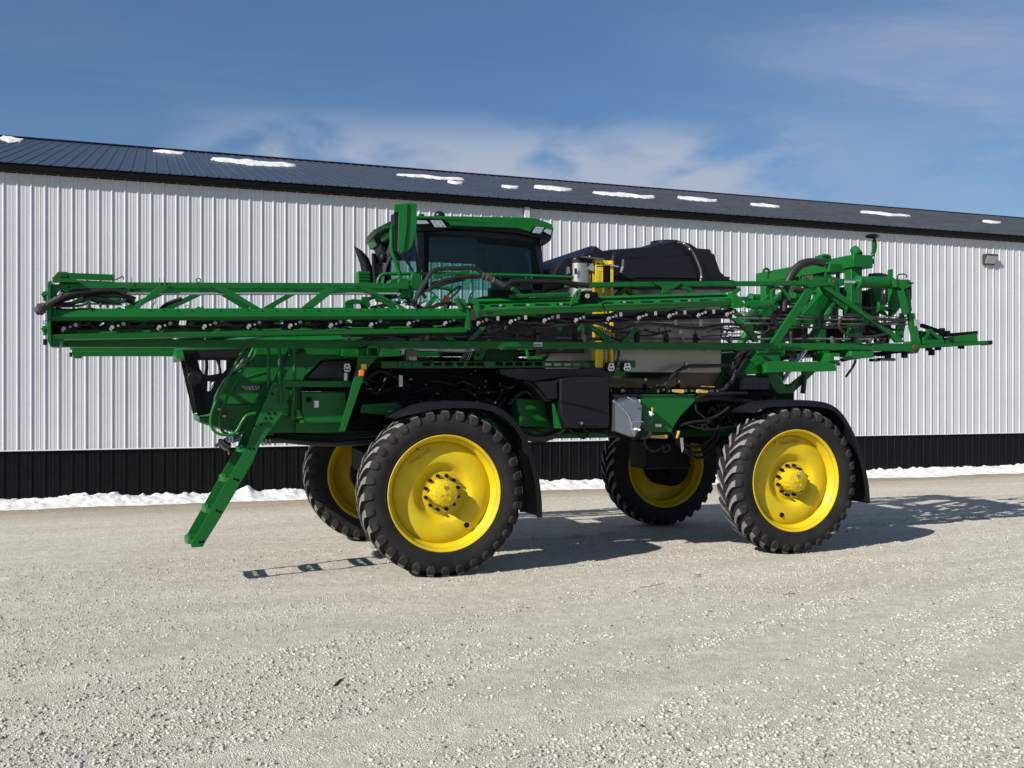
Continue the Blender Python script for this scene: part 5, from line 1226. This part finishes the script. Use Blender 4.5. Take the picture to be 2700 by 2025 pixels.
for view, pts, r, Y_ in ((D,[(0,970),(200,962),(430,930),(640,932),(740,970),(830,1002),(930,975),(1100,930),(1400,962),(1650,980),(1900,940),(2100,960)],.018,YI+.0),(M_,[(500,400),(460,470),(480,520),(600,530),(620,600),(560,620),(300,590),(100,600)],.014,YI+.05),(M_,[(800,420),(900,460),(1200,430),(1400,380),(1600,360),(1900,420),(2100,500)],.018,YI+.02),
   (D,[(1250,930),(1245,1010),(1300,1050),(1340,1100)],.010,YI+.05),(D,[(1590,960),(1600,1030),(1640,1100)],.010,YI+.05),(D,[(690,970),(720,1040),(760,1080)],.006,YI),(E,[(1080,690),(1000,678),(945,700),(922,750),(940,800),(1000,835),(1100,850),(1200,845),(1290,825)],.017,YI-.05),
   (E,[(370,790),(500,765),(600,770),(800,780),(1000,770),(1200,740)],.014,YI+.1),(E,[(1180,710),(1300,715),(1440,722)],.022,YI+.0),(E,[(1250,745),(1330,740),(1400,725)],.017,YI+.0),(E,[(850,590),(860,640),(840,680)],.010,YI+.1),(E,[(1070,470),(1075,590),(1110,625),(1200,625),(1350,628)],.007,YI-.02),(E,[(1258,490),(1260,560),(1300,600)],.009,YI),
   (E,[(150,655),(400,680),(600,672),(900,690)],.006,YI+.08),(E,[(150,690),(300,700),(380,780),(300,840)],.007,YI+.08),(E,[(560,700),(650,640),(700,560)],.004,YI+.08)):
    m.tube([P(view(*p),Y_) for p in pts], r, 8, 5)
bchild(m, 'hose', 'hose_dusty')
# left end hose bundle with sheath
m = MB()
for pts, r, Y_ in (([(330,500),(500,440),(700,390),(900,365),(1100,340),(1250,345),(1400,400)],.030,YB+.06),([(330,540),(480,490),(700,430),(900,430),(1100,430),(1300,430),(1530,500)],.028,YB+.12),([(340,560),(550,560),(720,520),(850,470),(1000,480),(1250,540),(1400,500)],.018,YB+.08),([(340,590),(560,595),(760,580),(850,530),(860,600),(900,650)],.012,YB+.02),([(360,630),(600,680),(800,690),(950,680)],.02,YB+.15),
   ([(1020,440),(1030,540),(1010,600)],.014,YB+.1),([(1120,440),(1125,620)],.012,YB+.1),([(880,500),(960,530),(1100,540),(1250,535),(1330,500)],.012,YB+.12),([(1330,440),(1420,520),(1530,570)],.016,YB+.15),([(1900,640),(2000,560),(2212,480)],.02,YB+.25),([(1750,610),(1820,540),(1830,480)],.004,YB+.05)):
    m.tube([P(K(*p),Y_) for p in pts], r, 8, 5)
bchild(m, 'end_hose', 'hose')
m = MB(); m.tube([P(K(x,y),YB-.02) for x,y in ((55,640),(130,640),(210,590),(330,520),(470,440))], lambda t: .026+.032*math.exp(-((t-.28)/.2)**2)-.018*math.exp(-(t/.06)**2)+.003*math.sin(t*55), 12, 6); bchild(m, 'hose_sheath', 'sheath')
# tie rod between the folds
m = MB(); m.tube([P(K(1400,412),YB+.11),P(CC(545,937),YB+.11)], .014, 12, 1); bchild(m, 'tie_rod', 'silver_rod')
m = MB(); m.cyl(P(K(1368,400),YB+.22),P(K(1400,408),YB+.22),.03,12); q = P(CC(552,935),YB+.18); m.cyl(q,q+Vector((.02,0,0)),.03,12); q = P(CC(600,1020),YB+.12); m.sph(q,(.025,.02,.015),6); bchild(m, 'rod_end', 'chrome')
m = MB(); q0 = P(CC(612,925),YB+.18); m.cyl(q0-Vector((.045,0,0)), q0+Vector((.09,0,0)), .075, 8); m.wb(CC,(560,860),(665,900),YB+.1,.1); m.plate(CC,[(690,740),(770,745),(790,850),(740,910),(690,880),(670,820)],YB+.3,.06); m.plate(CC,[(480,800),(560,780),(650,790),(660,830),(480,830)],YB+.3,.2); m.plate(CC,[(560,790),(660,800),(665,870),(545,880)],YB+.12,.06); m.plate(CC,[(890,740),(965,755),(960,790),(900,785)],YB+.2,.03); m.bar(P(CC(930,770),YB+.25),P(CC(1250,720),YB+.25),.03,.03); m.plate(CC,[(850,870),(1080,870),(1120,905),(1080,920),(1000,890),(880,885)],YB+.25,.05)
bchild(m, 'fold_actuator', 'green', .004)
m = MB()
for pts, r, Y_ in (([(710,1030),(730,980),(770,900),(815,830),(850,760),(900,715),(1000,692),(1150,692),(1250,685),(1330,705),(1390,760),(1440,800)],.024,YB+.05),([(820,980),(790,930),(790,850),(850,760)],.020,YB+.06),([(850,920),(880,870),(1000,810),(1150,775),(1300,765),(1380,775)],.018,YB+.05),([(870,840),(960,820),(1080,820),(1200,785),(1350,780)],.014,YB+.12),([(720,940),(800,915),(900,880),(1050,830),(1200,800)],.014,YB+.2),
   ([(1560,870),(1620,840),(1680,810),(1800,810),(2000,815),(2212,830),(2400,860)],.024,YB+.15),([(1600,860),(1700,830),(1900,830),(2100,825),(2300,880)],.014,YB+.2),([(700,1010),(670,985),(680,975),(720,1020),(790,1030)],.005,YB+.02),([(620,1045),(700,1050),(780,1030),(820,1000)],.007,YB+.02),([(1135,960),(1150,1010),(1190,1050),(1225,1040),(1250,960),(1290,900)],.008,YB-.01),([(880,920),(960,1000),(1010,1060)],.006,YB+.1)):
    m.tube([P(CC(*p),Y_) for p in pts], r, 8, 5)
bchild(m, 'fold_hose', 'hose')
m = MB(); m.tube([P(CC(x,y),YB+.03) for x,y in ((1370,760),(1420,775),(1500,820),(1585,862))], lambda t: .040-.010*t, 12, 5); bchild(m, 'hose_sleeve', 'sheath')
m = MB()
for x,y in ((1410,775),(1470,805)): q = P(CC(x,y),YB+.03); m.cyl(q-Vector((.008,0,-.004)), q+Vector((.008,0,-.004)), .041, 12)
bchild(m, 'sleeve_tape', 'pipe_grey')
m = MB(); q0,q1 = P(E(945,417),YI+.05), P(E(1070,420),YI+.05); m.cyl(q0,q1,.032,16); bchild(m, 'cylinder_rod', 'chrome')
m = MB(); q0,q1 = P(E(1060,423),YI+.05), P(E(1290,428),YI+.05); m.cyl(q0,q1,.078,20); m.cyl(q0,q0+Vector((.04,0,0)),.088,20); m.cyl(P(E(925,417),YI+.05),q0-Vector((.4,0,0)),.04,12); q = P(E(1340,430),YI+.0); m.cyl(q,q+Vector((0,.12,0)),.07,16); m.bar(q1,q+Vector((0,.05,0)),.1,.06); q = P(E(878,420),YI-.02); m.cyl(q,q+Vector((0,.12,0)),.065,18); m.bar(q+Vector((0,.05,0)),q+Vector((.18,.05,0)),.085,.08); bchild(m, 'fold_cylinder', 'green', .004)
m = MB()
for x,y,r in ((881,420,.022),(1513,931,.034)): q = P(E(x,y),YI-.03); m.cyl(q,q+Vector((0,.02,0)),r,16)
bchild(m, 'pivot_pin', 'rust')
m = MB(); q = P(E(1340,432),YI-.02); m.cyl(q,q+Vector((0,.02,0)),.022,16); q = P(E(120,0),YI); bchild(m, 'pivot_cap', 'chrome')
m = MB(); q = P(E(1510,931),YI-.012); m.cyl(q,q+Vector((0,.14,0)),.085,20); q0 = P(D(2090,745),YB+.05); m.cyl(q0,q0+Vector((.12,0,0)),.04,12); m.cyl(q0+Vector((.1,0,0)),q0+Vector((.3,.0,0)),.055,12); m.wb(D,(2140,720),(2212,780),YB+.0,.1)
for x in (625,): 
    q = P(Q(x,505),YI+.03); m.tube([q+Vector((.025*math.cos(t),0,.03*math.sin(t))) for t in np.linspace(0,6.28,13)], .007, 6, 1)
q = P(A(1708,292),YB+.1); m.tube([q+Vector((.022*math.cos(t),0,.022*math.sin(t))) for t in np.linspace(0,6.28,13)], .005, 6, 1)
bchild(m, 'end_joint', 'green')
m = MB()
for x,y in ((1015,305),(1060,305),(1330,305),(1375,305)): q = P(A(x,y),YB+.07); m.box((q.x-.004,q.y-.003,q.z-.03),(q.x+.004,q.y,q.z+.04))
for u in range(1010,2300,78): q = P(U(u,918+(u-1010)*.003),YI+.02); m.box((q.x-.022,q.y,q.z-.012),(q.x+.022,q.y+.06,q.z-.002))
bchild(m, 'cable_tie', 'pipe_grey')
m = MB(); m.wb(M_,(870,680),(998,738),YI-.004,.003); lb = bchild(m, 'warning_label', 'label_white')
m = MB(); m.wb(M_,(874,700),(994,732),YI-.006,.0015); bchild(m, 'warning_label', 'pipe_grey')
m = MB(); 
for x0,x1 in ((140,262),(276,470),(492,560),(590,735),(748,905),(930,1232)): m.plate(U, [(x0,840),(x1+6,839),(x1-8,884),(x0-6,888)], YB+.34, .02)
m.plate(U, [(1262,838),(1930,815),(1930,838),(1262,862)], YB+.30, .02); bchild(m, 'backing_sheet', 'black_plastic')  # black sheets added behind the nozzles; the hollow beam's shade put into colour
random.seed(31); m = MB()
for k in range(15):
    u0 = 150+k*72+random.uniform(-10,10); d_ = random.choice((-1,1)); vv = 846
    m.plate(U, [(u0,848),(u0+14,848),(u0+14+26*d_,878),(u0+26*d_,878)], YB+.26, .03)
bchild(m, 'lattice', 'green', .002)
m = MB()
for k in range(26):
    u0 = 145+k*68 if k < 16 else 1262+(k-16)*64
    if k < 16: v0, v1 = 850, 872
    else: v0, v1 = 842-(k-16)*2.2, 858-(k-16)*2.2
    m.tube([P((u0,random.uniform(v0,v1)),YB+.12), P((u0+22,random.uniform(v0,v1)),YB+.10), P((u0+44,random.uniform(v0,v1)),YB+.12), P((u0+72,random.uniform(v0,v1)),YB+.14)], random.choice((.006,.009,.012)), 6, 5)
bchild(m, 'hose', 'hose_dusty')
m = MB()
for (x0,x1,yy_) in ((980,1275,972),(1600,1760,960),(1860,1950,962)): m.plate(K, [(x0,yy_-8),(x1,yy_-12),(x1-20,yy_+12),(x0+60,yy_+8)], YB-.004, .003)
for (x0,x1,yy_) in ((90,320,1270),(465,690,1263),(890,1000,1250)): m.plate(CC, [(x0,yy_-5),(x1,yy_-8),(x1-20,yy_+5),(x0+20,yy_+7)], YB-.004, .003)
for u in (690,772,860): m.plate(U, [(u,868),(u+52,866),(u+47,870),(u+5,871)], YB-.004, .003)
bchild(m, 'clip', 'green_bright')
m = MB()
for u in list(range(395,1200,37)): q = P((u,818-(u-395)*.001),YB+.012); m.cyl((q.x,q.y-.004,q.z),(q.x,q.y+.004,q.z),.006,6)
for u in list(range(1500,2150,54)): q = P((u,748),YI+.02); m.cyl((q.x,q.y-.004,q.z),(q.x,q.y+.004,q.z),.006,6)
for u in list(range(1250,2300,60)): q = P((u,913),YI+.0); m.cyl((q.x,q.y-.004,q.z),(q.x,q.y+.004,q.z),.006,6)
bchild(m, 'rivet_row', 'dark_metal')
m = MB()
for (x0,y0,x1,y1) in ((1040,1420,1700,1450),(1150,1010,1260,1180)): pass
random.seed(44)
for k in range(22):
    u0 = random.uniform(1000,1900); v0 = random.uniform(868,892)
    m.tube([P((u0,v0),YI+.08), P((u0+30,v0+random.uniform(-8,10)),YI+.05), P((u0+70,v0+random.uniform(-12,10)),YI+.09)], random.choice((.007,.010,.014)), 6, 5)
bchild(m, 'hose', 'hose')
m = MB(); m.plate(U, [(150,868),(560,872),(560,892),(150,892)], YI-.02, .02); bchild(m, 'backing_sheet', 'green')
# mirrored boom on the far side
fb = boom.copy(); C.objects.link(fb); fb.scale = (1,-1,1); fb.parent = root
for ch in list(boom.children):
    c_ = ch.copy(); C.objects.link(c_); c_.parent = fb
# ---------------------------------------------------------------- rear mast and lift linkage
xm = 8.80
def sym(y): return 2*YC-y
ztop = P(E(1090,210),10.72).z; zbt = P(E(1085,275),10.72).z
m = MB(); m.box((xm-.05,10.72,ztop-.17),(xm+.27,sym(10.72),ztop)); q = P(E(1130,190),10.72); m.cyl((xm+.06,10.75,ztop),(xm+.06,10.85,ztop+.09),.06,12)
m.box((xm-.02,10.80,2.5),(xm+.16,10.94,ztop-.17)); m.box((xm-.02,sym(10.94),2.5),(xm+.16,sym(10.80),ztop-.17))
m.box((xm-.25,10.95,ztop-.22),(xm-.05,11.05,ztop-.10)); m.box((xm-.0,11.5,2.45),(xm+.12,11.65,ztop-.17)); m.box((xm-.0,12.05,2.45),(xm+.12,12.2,ztop-.17)); m.box((xm-.05,10.8,2.5),(xm+.13,sym(10.8),2.64))
mast = part(m, 'mast', 'green', bevel=.008)
m = MB(); m.plate(E,[(1010,290),(1080,290),(1080,390),(1045,380),(1040,330)],10.78,.02); m.plate(E,[(905,305),(955,300),(930,350),(925,600),(905,600)],11.0,.03); m.plate(E,[(820,340),(905,410),(905,480),(850,470),(815,380)],11.3,.03); m.build('mast_gusset', 'green', mast, bevel=.003)
m = MB(); m.wb(E,(785,212),(860,262),10.95,.15); m.wb(E,(800,205),(850,225),10.93,.1); q = P(E(355,345),12.6); m.tube([q+Vector((.05*math.cos(t),0,.05*math.sin(t))) for t in np.linspace(0,3.3,9)], .02, 6, 1); m.build('mast_bracket', 'green', mast, bevel=.004)
m = MB(); m.tube([P(E(x,y),10.85) for x,y in ((1200,75),(1190,110),(1195,160),(1190,225))], lambda t: .016, 8, 4); m.box((xm+.2,10.8,ztop-.1),(xm+.36,10.86,ztop-.03)); m.plate(E,[(1188,100),(1205,100),(1212,130),(1212,170),(1195,205),(1185,200)],10.84,.03); m.build('antenna_post', 'green', mast)
m = MB(); m.sph(P(E(1178,68),10.85), (.10,.08,.035), 8); m.build('position_sensor', 'black_gloss', mast)
m = MB(); m.tube([P(E(x,y),10.82) for x,y in ((1200,80),(1212,130),(1208,180),(1185,218),(1165,195))], .006, 6, 4); m.build('sensor_cable', 'black_plastic', mast)
for s in (0,1):
    f = (lambda y: y) if s == 0 else sym
    m = MB()
    pa, pb2 = P(E(250,740),11.05), P(E(500,520),11.05); pa.y = pb2.y = f(11.05); m.bar(pa, pb2, .12, .10)
    pa, pb2 = P(E(600,760),11.15), P(E(860,490),11.15); pa.y = pb2.y = f(11.15); m.bar(pa+Vector((.08,0,.06)), pb2, .20, .14)
    part(m, 'lift_arm', 'green', bevel=.006)
    m = MB(); pa, pb2 = P(E(690,900),11.0), P(E(880,560),11.0); pa.y = pb2.y = f(11.0); m.cyl(pa, pb2, .06, 14); part(m, 'lift_cylinder', 'green_bright')
    m = MB(); pa, pb2 = P(E(560,1080),11.0), P(E(680,920),11.0); pa.y = pb2.y = f(11.0); m.cyl(P(E(465,1215),11.0)*1 if s == 0 else pa-Vector((.45,0,.55)), pb2, .03, 12); part(m, 'cylinder_rod', 'chrome')
m = MB(); m.tube([P(E(x,y),10.72) for x,y in ((490,650),(495,560),(510,460),(545,370),(600,300),(660,270),(740,266),(800,280))], .048, 10, 5); m.tube([P(E(x,y),10.70) for x,y in ((500,620),(520,500),(560,400),(620,320),(700,285),(780,280))], .018, 8, 5)
m.tube([P(E(x,y),11.3) for x,y in ((560,480),(640,490),(700,440),(650,400))], .04, 8, 5); m.tube([P(E(x,y),11.0) for x,y in ((1160,380),(1250,375),(1320,400))], .04, 8, 4)
part(m, 'mast_hose', 'hose_dusty')
# rear frame: lower yoke, bracket box, drop links
m = MB()
m.plate(E,[(358,1042),(500,1035),(590,1045),(770,1042),(885,1032),(905,1115),(780,1120),(590,1120),(358,1130)],10.50,.10); m.wb(E,(845,975),(930,1040),10.48,.25); m.plate(E,[(310,955),(450,955),(470,1040),(360,1042),(345,1140),(320,1140),(240,1030)],10.9,.1)
m.plate(E,[(370,1130),(430,1130),(520,1250),(700,1100),(740,1120),(560,1290),(440,1290),(380,1200)],10.85,.08); m.plate(E,[(760,960),(850,960),(790,1040),(740,1040)],10.8,.05); m.plate(E,[(1020,960),(1190,962),(1195,1010),(1050,1022),(1010,1000)],10.5,.2)
part(m, 'rear_yoke', 'green_bright', bevel=.006)
m = MB(); m.plate(G,[(1990,290),(2212,262),(2460,262),(2460,660),(1990,640),(1980,500)],11.0,.9); m.plate(E,[(150,1040),(310,960),(320,1150),(120,1150)],10.95,.5); part(m, 'rear_frame', 'green', bevel=.01)
m = MB(); m.wb(E,(180,1165),(380,1260),10.62,.5)
for k in range(4): m.wb(E,(205+k*52,1170),(212+k*52,1255),10.61,.01)
part(m, 'battery_case', 'tank_cover', bevel=.012)
m = MB(); m.wb(E,(886,1004),(925,1030),10.476,.004); m.wb(E,(205,1140),(270,1146),10.6,.01); part(m, 'label', 'label_white')
m = MB(); m.tube([P(E(x,y),10.8) for x,y in ((645,1120),(650,1180),(640,1290))], .034, 8); m.tube([P(E(x,y),10.7) for x,y in ((1050,1030),(1030,1080),(975,1160))], .016, 8); m.tube([P(E(x,y),10.8) for x,y in ((700,1000),(760,1010),(800,1040))], .02, 8)
m.tube([P(E(x,y),10.95) for x,y in ((60,1150),(160,980),(200,950))], .04, 8); m.tube([P(E(x,y),10.95) for x,y in ((110,1150),(220,980),(260,950))], .03, 8); part(m, 'drop_hose', 'hose')
random.seed(9); m = MB()
for k in range(34):
    x, y = random.uniform(180,1350), random.uniform(520,880); yy = random.uniform(11.0,12.3); r_ = random.choice((.010,.014,.02,.028))
    m.tube([P(E(x,y),yy), P(E(x+random.uniform(20,90),y+random.uniform(-50,60)),yy+random.uniform(-.1,.1)), P(E(x+random.uniform(90,220),y+random.uniform(-90,90)),yy)], r_, 6, 5)
part(m, 'mast_hose', 'hose')
m = MB()
for (x0,y0,x1,y1,yy) in ((470,620,560,720,11.6),(700,600,800,690,11.5),(830,760,960,860,11.6),(1180,740,1330,860,11.3),(560,780,680,870,11.4),(980,700,1060,800,11.8),(330,690,420,800,11.7)):
    m.wb(E,(x0,y0),(x1,y1),yy,.25)
part(m, 'valve_block', 'dark_metal', bevel=.01)
m = MB()
for (a_,b_,w_) in (((880,470),(890,900),.09),((600,560),(470,900),.08),((960,560),(1290,900),.07),((1120,600),(1330,640),.06),((300,640),(620,900),.07)):
    pa, pb2 = P(E(*a_),12.2), P(E(*b_),12.2); m.bar(pa, pb2, w_, .08)
part(m, 'frame_brace', 'green', bevel=.004)
random.seed(5); m = MB()
for k in range(26):
    x,y = random.uniform(100,1250), random.uniform(950,1035); m.bar(P(E(x,y),random.uniform(10.9,12.4)), P(E(x+random.uniform(20,120),y+random.uniform(-30,30)),random.uniform(10.9,12.4)), .04, .05)
part(m, 'rear_plumbing', 'dark_metal')
# boom rear fold linkage at the right end
for s in (0,1):
    par = root
    m = MB()
    for (poly, Y_, t) in (([(1395,500),(1425,470),(1450,560),(1470,660),(1440,680),(1420,600)], 10.5,.05),([(1440,480),(1470,480),(1490,640),(1475,670),(1455,600)],10.58,.04),([(1465,665),(1510,665),(1535,800),(1560,905),(1510,905),(1480,780)],10.55,.05),([(1340,470),(1400,460),(1400,620),(1340,700)],10.75,.1),([(1180,470),(1260,470),(1290,600),(1230,640)],11.0,.1),([(1310,325),(1340,322),(1340,400),(1305,400)],10.8,.03),
       ([(1235,575),(1270,640),(1310,690),(1230,660)],10.9,.05),([(1380,700),(1450,690),(1420,860),(1380,880)],10.75,.06),([(1560,800),(1720,840),(1760,870),(1720,930),(1560,905)],10.62,.12),([(1350,400),(1470,405),(1490,450),(1430,480),(1360,460)],10.5,.15)):
        pts = [P(E(*p),Y_) for p in poly]
        if s: pts = [Vector((p.x, sym(p.y)-t, p.z)) for p in pts]
        m.plate3([pts], Vector((0,t,0)))
    part(m, 'fold_linkage', 'green_bright', bevel=.004)
    m = MB(); poly = [(1715,860),(1995,822),(2000,885),(1745,925)]; pts = [P(E(*p),10.62) for p in poly]; Yt = .02
    if s: pts = [Vector((p.x, sym(p.y)-.02, p.z)) for p in pts]
    m.plate3([pts], Vector((0,.02,0))); y0_ = pts[0].y
    m.plate3([[Vector((p.x,y0_+(.02 if not s else -.25),p.z)) for p in (pts[0],pts[1])]+[Vector((pts[1].x,y0_+(.25 if not s else .0),pts[1].z)),Vector((pts[0].x,y0_+(.25 if not s else 0),pts[0].z))]], Vector((0,0,.006))) if False else None
    part(m, 'tail_plate', 'green_bright', bevel=.002)
    m = MB()
    for (a_, b_, w_, dd) in (((1545,925),(2105,893),.055,.0),((1600,850),(1990,818),.05,.15),((1560,760),(1760,830),.05,.1),((1480,950),(1200,985),.05,.1),((1460,960),(900,1000),.04,.2)):
        p, q = P(E(*a_),10.6+dd), P(E(*b_),10.6+dd)
        if s: p.y, q.y = sym(p.y), sym(q.y)
        m.bar(p, q, w_, .05)
    for x,y in ((1130+490,930),(1690,925),(1870,915),(1640,965),(1430,985),(1300,990),(1720,800),(1760,820)):
        q = P(E(x,y),10.6); q.y = sym(q.y) if s else q.y; m.box(q-Vector((.03,.03,.05)), q+Vector((.03,.03,.03)))
    part(m, 'tail_arm', 'dark_metal', bevel=.002)
    m = MB(); p, q = P(E(1545,925),10.56), P(E(2060,896),10.56)
    if s: p.y, q.y = sym(p.y), sym(q.y)
    m.bar(p, q, .045, .06); p2, q2 = P(E(1560,890),10.6), P(E(1725,890),10.6); p3 = P(E(1620,800),10.6)
    if s: p2.y, q2.y, p3.y = sym(p2.y), sym(q2.y), sym(p3.y)
    m.bar(p2, p3, .05, .05); m.bar(p3, q2, .05, .05); m.bar(p2, q2, .06, .07)
    part(m, 'tail_beam', 'green', bevel=.003)
m = MB(); m.wb(E,(2080,885),(2106,912),10.56,.06); q = P(E(1555,905),10.5); part(m, 'end_cap', 'black_plastic', bevel=.003)
m = MB(); m.plate(E,[(2040,892),(2080,889),(2080,914),(2040,917)],10.555,.03); part(m, 'end_tip', 'green_bright')
m = MB(); m.plate(E,[(1515,712),(1545,716),(1548,760),(1520,765)],10.5,.03); part(m, 'tail_reflector', 'lamp')
m = MB(); m.wb(E,(1465,420),(1492,565),11.2,.5); m.wb(E,(1160,480),(1240,700),11.3,.6); m.wb(E,(940,460),(1080,620),11.6,.6); part(m, 'rear_housing', 'black_gloss', bevel=.02)
m = MB(); m.tube([P(E(x,y),10.5) for x,y in ((1380,470),(1375,385),(1390,365),(1440,365),(1445,390))], .008, 6, 3); m.tube([P(E(x,y),10.5) for x,y in ((1460,430),(1500,432))], .01, 6, 1); part(m, 'cable_loop', 'black_plastic')
m = MB(); m.tube([P(E(x,y),10.62) for x,y in ((400,600),(398,490),(430,470),(480,480),(540,560))], .022, 8, 4); m.bar(P(E(430,585),10.8),P(E(620,560),10.8),.06,.06); part(m, 'mast_guard', 'green')
# lettering pressed into the two near wheel discs
for wi, (u_, v_, body, rot) in enumerate(((I(1085,530),None,'towel 1483',.42),(J(1520,462),None,'towel 1483',.0))):
    w_ = wheels[wi]; th = (math.radians(122) if wi == 0 else math.radians(95)); rr = .475
    t_ = text_mesh(body, .062, (0,0,0), 0, 0, 'stamp', 'rim_marking', w_, .0006, 0, 0, local=False)
    ang = w_.rotation_euler.y
    pos = Vector((rr*math.cos(th),-.107,rr*math.sin(th)))
    # undo the wheel's own spin
    Rm = Matrix.Rotation(-ang, 4, 'Y')
    t_.matrix_local = Rm @ Matrix.Translation(pos) @ Matrix.Rotation(-(th-math.pi/2), 4, 'Y')
